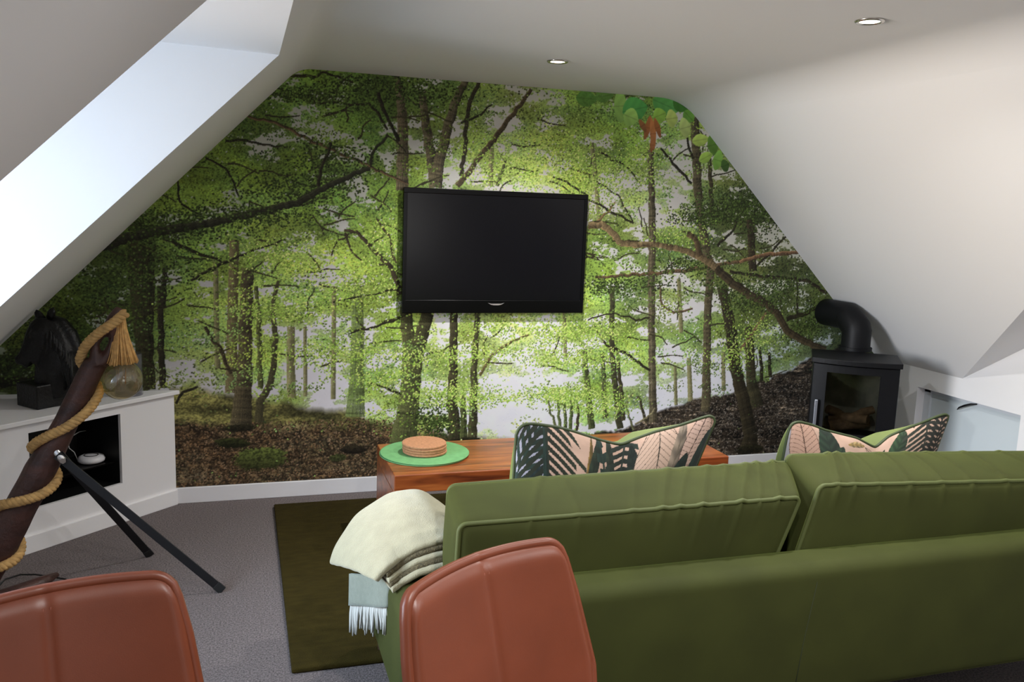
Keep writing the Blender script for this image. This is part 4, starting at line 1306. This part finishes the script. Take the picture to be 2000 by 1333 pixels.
# ------------------------------------------------------------------ printed scatter cushions
PINK = np.array([212, 178, 158.])
TEAL = np.array([34, 56, 48.]); OLIV = np.array([52, 66, 40.])


def blade(cv, x0, y0, x1, y1, wd, fill, vein, n, kind='zebra', skew=.9):
    """one printed leaf between two ends"""
    H_, W_, _ = cv.shape
    Y, X = np.mgrid[0:H_, 0:W_]
    dx, dy = x1 - x0, y1 - y0
    L_ = math.hypot(dx, dy)
    a = ((X - x0) * dx + (Y - y0) * dy) / L_ ** 2
    b_ = (-(X - x0) * dy + (Y - y0) * dx) / L_
    edge = wd * np.sin(np.pi * np.clip(a, 0, 1)) ** .6
    ins = (a > 0) & (a < 1) & (np.abs(b_) < edge)
    ph = a * n - np.abs(b_) / L_ * n * skew
    s = ph - np.floor(ph)
    if kind == 'zebra':
        m = ins & (s < .62) & (np.abs(b_) < edge * (.93 - .25 * ((np.floor(ph) % 2) == 0)))
        cv[m] = (np.array(fill) * (.75 + .5 * np.abs(b_[m])[:, None] / max(wd, 1)))
        r_ = ins & (np.abs(b_) < 2.2)
        cv[r_] = fill
    elif kind == 'line':
        cv[ins] = vein
        m = ins & ((s < .09) | (np.abs(b_) > edge - 1.4) | (np.abs(b_) < 1.1))
        cv[m] = fill
    else:
        sh = .8 + .35 * np.sin(ph * 6.28)[..., None] * .4 + .2 * (b_ / wd)[..., None]
        c = np.clip(np.array(fill) * sh, 0, 255)
        cv[ins] = c[ins]
        r_ = ins & (np.abs(b_) < 1.2)
        cv[r_] = vein


def cushion_print(seed):
    W_, H_ = 420, 250
    cv = np.tile(PINK, (H_, W_, 1)) * (.94 + .1 * fbm(H_, W_, 30, 40, 3)[..., None])
    if seed == 0:
        cv[:, :62] = np.array([176, 176, 194]) * .95
        blade(cv, -20, 120, 62, 262, 44, TEAL, PINK, 8, 'zebra', 1.3); blade(cv, 10, 100, 60, 180, 12, (30, 50, 50), (20, 30, 30), 6, 'solid')
        blade(cv, 78, 60, 60, 275, 84, (38, 46, 32), PINK, 13, 'zebra', -.9); blade(cv, 74, 20, 58, 258, 5, TEAL, TEAL, 4, 'solid')
        blade(cv, 148, 110, 154, 252, 5, (142, 112, 52), (96, 78, 40), 6, 'solid')
        blade(cv, 150, 130, 172, 258, 10, (44, 58, 42), (30, 40, 30), 5, 'solid'); blade(cv, 205, 120, 165, 262, 14, TEAL, PINK, 5, 'zebra', .4); blade(cv, 212, 130, 186, 262, 9, (46, 60, 46), (30, 40, 30), 5, 'solid')
        blade(cv, 222, 90, 224, 275, 40, (38, 50, 42), PINK, 11, 'zebra', -.5)
        blade(cv, 262, 140, 236, 240, 12, (34, 44, 36), (24, 32, 26), 5, 'solid'); blade(cv, 236, 120, 290, 190, 16, TEAL, PINK, 6, 'zebra', .6)
        blade(cv, 304, 100, 294, 268, 50, (62, 56, 46), (206, 176, 156), 14, 'line', -1.0)
        blade(cv, 334, 110, 346, 262, 15, (158, 142, 124), (112, 100, 84), 5, 'solid')
        blade(cv, 362, 150, 398, 262, 28, (66, 44, 40), (208, 176, 160), 15, 'line', .2)
        blade(cv, 345, 120, 368, 190, 17, (30, 50, 44), (20, 34, 30), 4, 'solid'); blade(cv, 384, 90, 418, 238, 15, (32, 54, 46), (20, 36, 30), 5, 'solid')
    else:
        cv[:, :26] = np.array([160, 156, 160])
        blade(cv, 62, 130, 36, 268, 34, (92, 66, 52), (198, 160, 140), 13, 'line', .8)
        blade(cv, 128, 130, 92, 262, 26, (42, 64, 46), (30, 46, 34), 7, 'solid'); blade(cv, 100, 120, 138, 220, 18, (48, 72, 50), (32, 50, 36), 6, 'solid')
        blade(cv, 128, 185, 210, 205, 15, (70, 92, 62), (124, 116, 64), 6, 'solid'); blade(cv, 150, 228, 196, 238, 7, (190, 164, 112), (150, 120, 60), 4, 'solid')
        blade(cv, 196, 236, 262, 196, 9, (80, 66, 44), PINK, 5, 'line'); blade(cv, 205, 160, 250, 225, 10, (58, 80, 52), (40, 56, 38), 5, 'solid')
        blade(cv, 258, 170, 300, 250, 20, (52, 78, 50), (36, 54, 36), 6, 'solid')
        blade(cv, 350, 130, 356, 268, 74, (46, 52, 42), (206, 172, 154), 11, 'zebra', -.35)
        blade(cv, 384, 110, 398, 275, 52, (36, 38, 32), PINK, 13, 'zebra', .9); blade(cv, 412, 150, 416, 235, 6, (100, 96, 38), (60, 60, 30), 9, 'solid')
    return cv


PRINT = attr_mat('printed_cotton', 0.8, sheen=.15)
VELVET2 = mat('velvet_light', (100, 112, 58), 0.75, sheen=(0.5, 0.35, (190, 205, 140)), noise=(8, 0.1))


def scatter_cushion(label, seam_px, right_low, left_low, Y0, zb, cid, lift, thick):
    top = np.array([ony(x, y, Y0) for x, y in seam_px])
    # arc length parameter along the top seam
    L_ = np.concatenate([[0], np.cumsum(np.linalg.norm(np.diff(top, axis=0), axis=1))]); L_ /= L_[-1]
    NS, NT = 96, 56
    s = np.linspace(0, 1, NS)
    tx = np.interp(s, L_, top[:, 0]); tz = np.interp(s, L_, top[:, 2])
    for _ in range(2):
        tz[1:-1] = (tz[:-2] + 2 * tz[1:-1] + tz[2:]) / 4
    pl, pr_ = ony(*left_low, Y0), ony(*right_low, Y0)
    kl = (tx[0] - pl[0]) / (tz[0] - pl[2]); kr = (tx[-1] - pr_[0]) / (tz[-1] - pr_[2])
    bx0, bx1 = tx[0] - kl * (tz[0] - zb), tx[-1] - kr * (tz[-1] - zb)
    t_ = np.linspace(0, 1, NT)
    Sg, Tg = np.meshgrid(s, t_)
    bxs = bx0 + (bx1 - bx0) * s
    xg = bxs[None] * (1 - Tg) + tx[None] * Tg
    zg = zb * (1 - Tg) + tz[None] * Tg
    bul = np.sin(np.pi * Sg) ** .55 * np.sin(np.pi * np.clip(Tg, 0, 1)) ** .6
    dent = 1 - .55 * np.exp(-((Sg - lift[2]) / .10) ** 2) * Tg
    lean = (1 - Tg) * -.0
    front = np.stack([xg, Y0 - thick * .45 * bul * dent + lean, zg], -1)
    up_ = np.interp(s, lift[0], lift[1])
    bumpz = np.sin(np.pi * np.clip((Tg - .45) / .55, 0, 1)) ** .8 * up_[None] * (Tg > .45)
    backp = np.stack([xg - .06 * np.sin(np.pi * Tg) ** .6 * np.clip(Sg * 14, 0, 1) * (1 - Sg) ** 9, Y0 + thick * .6 * bul + lean, zg + bumpz * 1.0], -1)
    root = thing('scatter_cushion', label, 'cushion', (float(xg.mean()), Y0, zb), 'leaf print scatter cushions')
    fc = grid_faces(NS, NT)
    f_ = mesh('printed_panel', front.reshape(-1, 3), fc, PRINT, root, True)
    cv = cushion_print(cid)
    ix = np.clip((Sg * 419).astype(int), 0, 419); iy = np.clip((Tg * 249).astype(int), 0, 249)
    colr = np.clip(lin(cv[iy, ix]), 0, 1).reshape(-1, 3)
    # finer print: paint per vertex on a dense grid
    NS2, NT2 = 420, 250
    fine = np.stack([up(front[..., k], NT2, NS2) for k in range(3)], -1)
    f_.data.clear_geometry()
    nv = NS2 * NT2
    me = bpy.data.meshes.new('printed_panel')
    idx = np.arange(nv).reshape(NT2, NS2)
    q = np.stack([idx[:-1, :-1], idx[:-1, 1:], idx[1:, 1:], idx[1:, :-1]], -1).reshape(-1, 4)
    me.vertices.add(nv); me.vertices.foreach_set('co', fine.reshape(-1).astype(np.float32))
    me.loops.add(q.size); me.loops.foreach_set('vertex_index', q.ravel().astype(np.int32))
    me.polygons.add(len(q)); me.polygons.foreach_set('loop_start', np.arange(0, q.size, 4, dtype=np.int32)); me.polygons.foreach_set('loop_total', np.full(len(q), 4, np.int32))
    me.update(calc_edges=True)
    me.polygons.foreach_set('use_smooth', np.ones(len(q), bool))
    at = me.color_attributes.new('print', 'FLOAT_COLOR', 'POINT')
    rgba = np.ones((nv, 4), np.float32); rgba[:, :3] = .72 * lin(np.clip(cv, 0, 255)).reshape(-1, 3)
    at.data.foreach_set('color', rgba.ravel())
    me.materials.append(PRINT)
    f_.data = me
    tag(f_, 'pale pink panel printed with dark green jungle leaves')
    tag(mesh('velvet_panel', backp.reshape(-1, 3), [tuple(reversed(q_)) for q_ in fc], VELVET2, root, True), 'plain green velvet reverse')
    ring_ = [front[0, j] for j in range(NS)] + [front[i, -1] for i in range(1, NT)] + [front[-1, j] for j in range(NS - 2, -1, -1)] + [front[i, 0] for i in range(NT - 2, 0, -1)]
    MB().loop_tube(ring_, .0055, 8).build('piping', mat('piping_dark', (54, 66, 36), .6), root, True)
    return root


scatter_cushion('leaf-print cushion with a deep chop standing behind the left sofa cushion',
                [(1008, 850), (1013, 838), (1024, 829), (1042, 828), (1090, 835), (1116, 842), (1175, 861), (1205, 868), (1216, 868), (1240, 858), (1279, 844), (1325, 832), (1370, 817), (1386, 812), (1394, 816), (1396, 824)],
                (1366, 895), (1003, 932), 2.66, .47, 0, ((0, .22, .38, .55, .62, .8, .96, 1), (0, .004, .05, .055, .075, .05, .01, 0), .53), .16)
scatter_cushion('leaf-print cushion with a folded corner standing behind the right sofa cushion',
                [(1538, 850), (1542, 836), (1548, 827), (1560, 824), (1584, 830), (1612, 841), (1672, 856), (1695, 868), (1709, 875), (1720, 866), (1735, 853), (1765, 840), (1796, 828), (1830, 814), (1846, 809), (1852, 812), (1850, 820)],
                (1828, 878), (1530, 892), 2.70, .47, 1, ((0, .1, .2, .3, .45, .56, .7, .9, 1), (0, .01, .03, .05, .05, .08, .05, .012, 0), .54), .16)

# ------------------------------------------------------------------ folded throw over the sofa arm
THROW = mat('wool_throw', (150, 145, 120), .95, noise=(24, .07), bump=(260, .6, .004), sheen=(.5, .5, (240, 238, 225)))
THROW2 = mat('wool_throw_underside', (118, 124, 112), .95, noise=(60, .08), bump=(300, .5, .003), sheen=(.3, .5, (220, 230, 230)))
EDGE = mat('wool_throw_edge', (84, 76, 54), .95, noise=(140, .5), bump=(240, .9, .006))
near = [ony(905, 1058, 2.52), ony(862, 1068, 2.52), ony(820, 1082, 2.50), ony(785, 1102, 2.48), ony(757, 1124, 2.47), ony(744, 1134, 2.46), ony(741, 1140, 2.46)]
far = [ony(905, 1030, 2.88), ony(866, 1000, 2.90), ony(818, 965, 2.92), ony(765, 971, 2.90), ony(700, 1012, 2.86), ony(660, 1075, 2.80), ony(652, 1105, 2.78)]
throw = thing('throw_blanket', 'cream and pale green wool throw with a white fringe folded over the sofa arm', 'blanket', (float(near[3][0]), 2.68, .5))


def resample(p, n):
    p = np.array(p); d_ = np.concatenate([[0], np.cumsum(np.linalg.norm(np.diff(p, axis=0), axis=1))]); q = np.linspace(0, d_[-1], n)
    o_ = np.stack([np.interp(q, d_, p[:, i]) for i in range(3)], 1)
    for _ in range(2): o_[1:-1] = (o_[:-2] + 2 * o_[1:-1] + o_[2:]) / 4
    return o_


NS_, NT_ = 40, 26
fa_ = resample(far, NS_)


def layer(k, dy, Yn, drop, name, material, mt, send):
    """one fold of the stack; dy and Yn place its near edge, which steps out below the fold above"""
    nr = resample([ony(x, y + dy, Yn - (.04 if i > 3 else 0)) for i, (x, y) in enumerate(((905, 1058), (862, 1066), (820, 1080), (785, 1100), (757, 1122), (745, 1133), (741, 1140)))], NS_)
    V = []
    for j in range(NT_):
        t_ = j / (NT_ - 1) * (1.0 if k == 0 else .8)
        for i in range(send):
            p = nr[i] * (1 - t_) + (fa_[i] - np.array([0, 0, drop])) * t_
            p = p + np.array([0, 0, .03 * math.sin(math.pi * t_) * (.3 + .7 * math.sin(math.pi * min(i / NS_ * 1.05, 1)))])
            V.append(p + np.array([0, 0, random.uniform(-.0012, .0012)]))
    o_ = mesh(name, V, grid_faces(send, NT_), material, throw, True)
    so = o_.modifiers.new('t', 'SOLIDIFY'); so.thickness = mt; so.offset = -1
    ss_ = o_.modifiers.new('s', 'SUBSURF'); ss_.levels = 1
    evaluated(o_)
    o_.data.polygons.foreach_set('use_smooth', [True] * len(o_.data.polygons))
    return o_


layer(0, 0, 2.50, 0, 'top_fold', THROW, .022, NS_)
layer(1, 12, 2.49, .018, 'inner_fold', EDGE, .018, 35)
layer(2, 26, 2.475, .036, 'middle_fold', THROW, .018, 34)
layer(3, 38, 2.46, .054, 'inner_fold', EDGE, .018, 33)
layer(4, 50, 2.445, .072, 'lower_fold', THROW, .02, 32)
# hanging end with its fringe
h0, h1 = ony(688, 1120, 2.72), ony(770, 1128, 2.50)
l0, l1 = ony(687, 1182, 2.72), ony(764, 1186, 2.50)
V = []
for j in range(10):
    f_ = j / 9
    for i in range(18):
        g = i / 17
        p = (h0 * (1 - g) + h1 * g) * (1 - f_) + (l0 * (1 - g) + l1 * g) * f_
        V.append(p + np.array([-.004 * math.sin(g * 9), .004 * math.sin(g * 7), 0]))
hang = mesh('hanging_end', V, grid_faces(18, 10), THROW2, throw, True)
so = hang.modifiers.new('t', 'SOLIDIFY'); so.thickness = .012; evaluated(hang)
fb = MB()
for k in range(34):
    g = k / 33
    p = l0 * (1 - g) + l1 * g + np.array([0, 0, .01])
    ln = random.uniform(.088, .118)
    a = random.uniform(-.010, .012); b_ = random.uniform(-.006, .006)
    fb.tube([p, p + np.array([a * .3 - .002, b_ * .4, -ln * .35]), p + np.array([a * .8, b_, -ln * .7]), p + np.array([a, b_ * 1.4, -ln])], [.0042, .0044, .004, .0028], 6)
tag(fb.build('fringe', mat('fringe_wool', (178, 178, 172), .95), hang, True), kind='stuff')
tg0 = ony(696, 1143, 2.676); tg1 = ony(713, 1145, 2.632)
tb = MB(); d_ = np.array([tg1[0] - tg0[0], tg1[1] - tg0[1], 0])
tb.add([tg0, tg0 + d_, tg0 + d_ + np.array([0, 0, -.022]), tg0 + np.array([0, 0, -.022])] + [v + np.array([.002, .002, 0]) for v in (tg0, tg0 + d_, tg0 + d_ + np.array([0, 0, -.022]), tg0 + np.array([0, 0, -.022]))],
       [(0, 1, 2, 3), (7, 6, 5, 4), (0, 4, 5, 1), (1, 5, 6, 2), (2, 6, 7, 3), (3, 7, 4, 0)])
tag(tb.build('care_label', mat('care_label', (206, 206, 222), .5), throw), 'small pale sewn-in label')

# ------------------------------------------------------------------ wood-burning stove
so_ = onz(1674, 704, .842); so_[2] = 0
_a = math.radians(36)
sx_ = np.array([math.cos(_a), -math.sin(_a), 0])
sy_ = np.array([-sx_[1], sx_[0], 0])
SWD, SH, SDP = .238, .842, .34
stove = thing('wood_stove', 'black wood-burning stove with a glass door standing in the right corner', 'stove', tuple(so_ + sy_ * SDP / 2))
sfr = (so_, sx_, sy_, np.array([0, 0, 1.]))
def sp(x, y, z): return so_ + sx_ * x + sy_ * y + np.array([0, 0, z])
def bow(x, wd=SWD, amt=.035): return -amt * (1 - (x / wd) ** 2)
def cbox(mb, x0, x1, z0, z1, d0, d1, amt=.035, n=10):
    xs_ = np.linspace(x0, x1, n)
    V = []
    for x in xs_:
        yb_ = bow(x, SWD, amt)
        V += [sp(x, yb_ + d0, z0), sp(x, yb_ + d1, z0), sp(x, yb_ + d1, z1), sp(x, yb_ + d0, z1)]
    F = []
    for i in range(n - 1):
        for j in range(4):
            F.append((i * 4 + j, i * 4 + (j + 1) % 4, (i + 1) * 4 + (j + 1) % 4, (i + 1) * 4 + j))
    F += [(3, 2, 1, 0), tuple(n * 4 - 4 + j for j in range(4))]
    mb.add(V, F)
# top plate with a bowed front
xs_ = np.linspace(-SWD - .012, SWD + .012, 15)
poly = [sp(x, -.015 + bow(x, SWD + .02, .05), 0) for x in xs_] + [sp(SWD + .012, SDP, 0), sp(-SWD - .012, SDP, 0)]
MB().prism([(p[0], p[1]) for p in poly], SH - .03, SH).build('top_plate', STOVE, stove, bevel=.003)
b = MB()
b.box((-SWD, 0, .02), (-SWD + .02, SDP, SH - .03), sfr).box((SWD - .02, 0, .02), (SWD, SDP, SH - .03), sfr).box((-SWD + .02, SDP - .02, .02), (SWD - .02, SDP, SH - .03), sfr)
b.box((-SWD + .02, .0, .02), (SWD - .02, SDP - .02, .36), sfr).box((-SWD + .02, .0, SH - .06), (SWD - .02, SDP - .02, SH - .03), sfr)
b.build('body', STOVE, stove)
b = MB()
b.box((-SWD + .021, SDP - .05, .361), (SWD - .021, SDP - .021, SH - .061), sfr).box((-SWD + .021, .04, .361), (-SWD + .035, SDP - .05, SH - .061), sfr).box((SWD - .035, .04, .361), (SWD - .021, SDP - .05, SH - .061), sfr)
b.build('fire_bricks', mat('fire_brick', (170, 160, 145), .9, noise=(20, .2)), stove)
door = MB()
GX0, GX1, GZ0, GZ1 = -.16, .135, .40, .762
cbox(door, -SWD + .003, GX0, .34, SH - .036, -.012, .012)
cbox(door, GX1, SWD - .003, .34, SH - .036, -.012, .012)
cbox(door, GX0, GX1, GZ1, SH - .036, -.012, .012)
cbox(door, GX0, GX1, .34, GZ0, -.012, .012)
do = door.build('door', STOVE, stove)
gm = MB(); cbox(gm, GX0 - .01, GX1 + .01, GZ0 - .01, GZ1 + .01, .0, .004)
gm.build('glass', glass_mat('stove_glass', (205, 208, 206), .04, 1.6), do)
lo_ = MB(); cbox(lo_, -SWD + .01, SWD - .01, .06, .32, -.008, .012)
lo_.build('log_store_front', STOVE, stove)
hx = onpl(1592, 808, sp(0, -.03, 0), sy_)
hxl = np.dot(hx - so_, sx_)
hz = onpl(1597, 780, sp(0, -.03, 0), sy_)[2]
MB().box((hxl - .009, -.05 + bow(-SWD + .02), hz - .26), (hxl + .009, -.03 + bow(-SWD + .02), hz), sfr).build('handle', mat('handle_steel', (176, 180, 192), .35, .85), do, bevel=.003)
for px_ in ((1751, 770),):
    q = onpl(px_[0], px_[1], sp(SWD, 0, 0), sx_)
    yl = np.dot(q - so_, sy_)
    MB().box((SWD, yl - .012, .3), (SWD + .008, yl + .012, .735), sfr).build('side_trim', mat('trim_steel', (140, 150, 156), .4, .7), stove)
for k, (a, c, r_) in enumerate((((-.12, .12, .40), (.11, .20, .43), .036), ((-.11, .20, .44), (.10, .10, .47), .03), ((-.13, .16, .50), (-.02, .22, .44), .028), ((.02, .14, .47), (.13, .18, .52), .026))):
    MB().tube([sp(*a), (sp(*a) + sp(*c)) / 2 + np.array([0, 0, .006]), sp(*c)], [r_, r_ * 1.06, r_ * .95], 12).build('log', mat('log_bark', (128, 96, 70), .9, noise=(30, .4)), stove, True, auto=True)
# flue: up from the top, then back through the gable wall
fc = onz(1672, 684, SH)
wl = ony(1606, 610, YB)
fx, fy = fc[0], fc[1] + .01
FR = .088
flu = MB()
pz = 1.045
path = [(fx, fy, SH - .005), (fx, fy, .972), (fx, fy, .975), (fx, fy + .085, pz - .005), (fx, fy + .089, pz), (fx, YM - .003, pz)]
flu.tube(path, FR, 28, ref=(1, 0, 0))
flu.build('flue_pipe', STOVE, stove, True, auto=True)
cl_ = MB().lathe([(FR, SH), (FR + .012, SH), (FR + .012, SH + .02), (FR, SH + .02)], (fx, fy, 0), 28).build('flue_collar', STOVE, stove, True, auto=True)

# ------------------------------------------------------------------ dining chairs
def chair(label, top_c, right, lean=15, scale=1.0):
    """modelled facing +y with its origin on the floor, then turned and placed"""
    c = thing('dining_chair', label, 'chair', (0, 0, 0), 'tan leather dining chairs')
    HT, Z0 = .84, .40
    hw_t, hw_m, hw_b = .247, .278, .25
    ln = math.tan(math.radians(lean))

    def backp(u, v, off):
        """u -1..1 across, v 0..1 up; off along the front normal"""
        z = Z0 + (HT - Z0) * v
        hw = np.interp(v, [0, .35, .8, 1], [hw_b, hw_m, hw_t + .014, hw_t])
        # rounded top corners
        rc = .045
        x = u * hw
        ex_ = min(rc, max(0, abs(x) - (hw - rc)))
        zt = Z0 + (HT - Z0 - (rc - math.sqrt(max(0, rc ** 2 - ex_ ** 2)))) * v + .012 * (1 - u * u) * v
        y = -.19 - (zt - .47) * ln + .05 * u * u * (1 - .3 * v)
        if v < .12: y += (.12 - v) ** 2 * 3.0
        return np.array([x, y + off, zt + off * ln * .6])
    NU, NV = 61, 36
    Vf, Vb = [], []
    for j in range(NV):
        v = j / (NV - 1)
        for i in range(NU):
            u = -1 + 2 * i / (NU - 1)
            e = min(1, (1 - abs(u)) / .10) * min(1, (1 - v) / .08)
            pad = .020 * math.sin(max(e, 0) * math.pi / 2) - .004 * math.exp(-(u / .03) ** 2)
            Vf.append(backp(u, v, .006 + pad)); Vb.append(backp(u, v, -.022 - .006 * max(0, math.sin(max(e, 0) * math.pi / 2))))
    nf = NU * NV
    F = grid_faces(NU, NV) + [tuple(nf + q for q in reversed(f)) for f in grid_faces(NU, NV)]
    ring_i = [i for i in range(NU)] + [j * NU + NU - 1 for j in range(1, NV)] + [(NV - 1) * NU + i for i in range(NU - 2, -1, -1)] + [j * NU for j in range(NV - 2, 0, -1)]
    m_ = len(ring_i)
    for k in range(m_):
        a, b_ = ring_i[k], ring_i[(k + 1) % m_]
        F.append((b_, a, nf + a, nf + b_))
    o_ = MB(); o_.v = [tuple(v) for v in Vf + Vb]; o_.f = F
    back = o_.build('backrest', LEATHER, c, True)
    ringp = [(np.array(Vf[k]) + np.array(Vb[k])) / 2 + np.array([0, .010, 0]) for k in ring_i]
    MB().loop_tube(ringp, .0125, 10).build('welt', LEATHER, back, True)
    for dx in (-.007, .007):
        pts = [backp(dx / .25, v, .0232) for v in np.linspace(.06, .93, 40)]
        MB().tube(pts, .0012, 5).build('stitching', LEATHER2, back, True)
    # seat
    V1, V2 = [], []
    NW, ND = 31, 26
    for j in range(ND):
        d_ = j / (ND - 1)
        for i in range(NW):
            u = -1 + 2 * i / (NW - 1)
            hw = np.interp(d_, [0, .5, 1], [.225, .255, .235])
            y = -.19 + .44 * d_ - .03 * (u ** 6) * d_
            e = min(1, (1 - abs(u)) / .15) * min(1, (1 - d_) / .12) * min(1, d_ / .1 + .2)
            V1.append((u * hw, y, .455 + .025 * math.sin(e * math.pi / 2) + .02 * u * u - .02 * d_ ** 4))
            V2.append((u * hw, y, .425 + .02 * u * u - .02 * d_ ** 4))
    n1 = NW * ND
    F = grid_faces(NW, ND) + [tuple(n1 + q for q in reversed(f)) for f in grid_faces(NW, ND)]
    ri = [i for i in range(NW)] + [j * NW + NW - 1 for j in range(1, ND)] + [(ND - 1) * NW + i for i in range(NW - 2, -1, -1)] + [j * NW for j in range(ND - 2, 0, -1)]
    for k in range(len(ri)):
        a, b_ = ri[k], ri[(k + 1) % len(ri)]
        F.append((b_, a, n1 + a, n1 + b_))
    o_ = MB(); o_.v = V1 + V2; o_.f = F
    o_.build('seat', LEATHER, c, True)
    for sx2 in (-1, 1):
        for (yt, yb2) in ((.16, .23), (-.13, -.22)):
            MB().tube([(sx2 * .16, yt, .43), (sx2 * .22, yb2, .001)], [.014, .010], 10).build('leg', BLACKM, c, True)
    MB().box((-.17, -.15, .415), (.17, .18, .428)).build('seat_plate', BLACKM, c)
    r_ = np.array([right[0], right[1], 0.]); r_ /= np.linalg.norm(r_)
    f_ = np.array([r_[1], -r_[0], 0])           # facing the camera side
    # local +x must be picture left when the chair faces the camera: rotate so local +y = f_
    ang = math.atan2(f_[1], f_[0]) - math.pi / 2
    c.rotation_euler = (0, 0, ang)
    ytop = -.19 - (HT - .47) * ln
    org = np.array(top_c) - f_ * ytop
    c.location = (org[0], org[1], 0)
    return c


chair('tan leather dining chair with a centre seam, in front of the sofa arm', onz(934, 1098, .84), (.885, .466))
chair('tan leather dining chair at the lower left, before the driftwood lamp', onz(86, 1163, .84), (.945, .327))
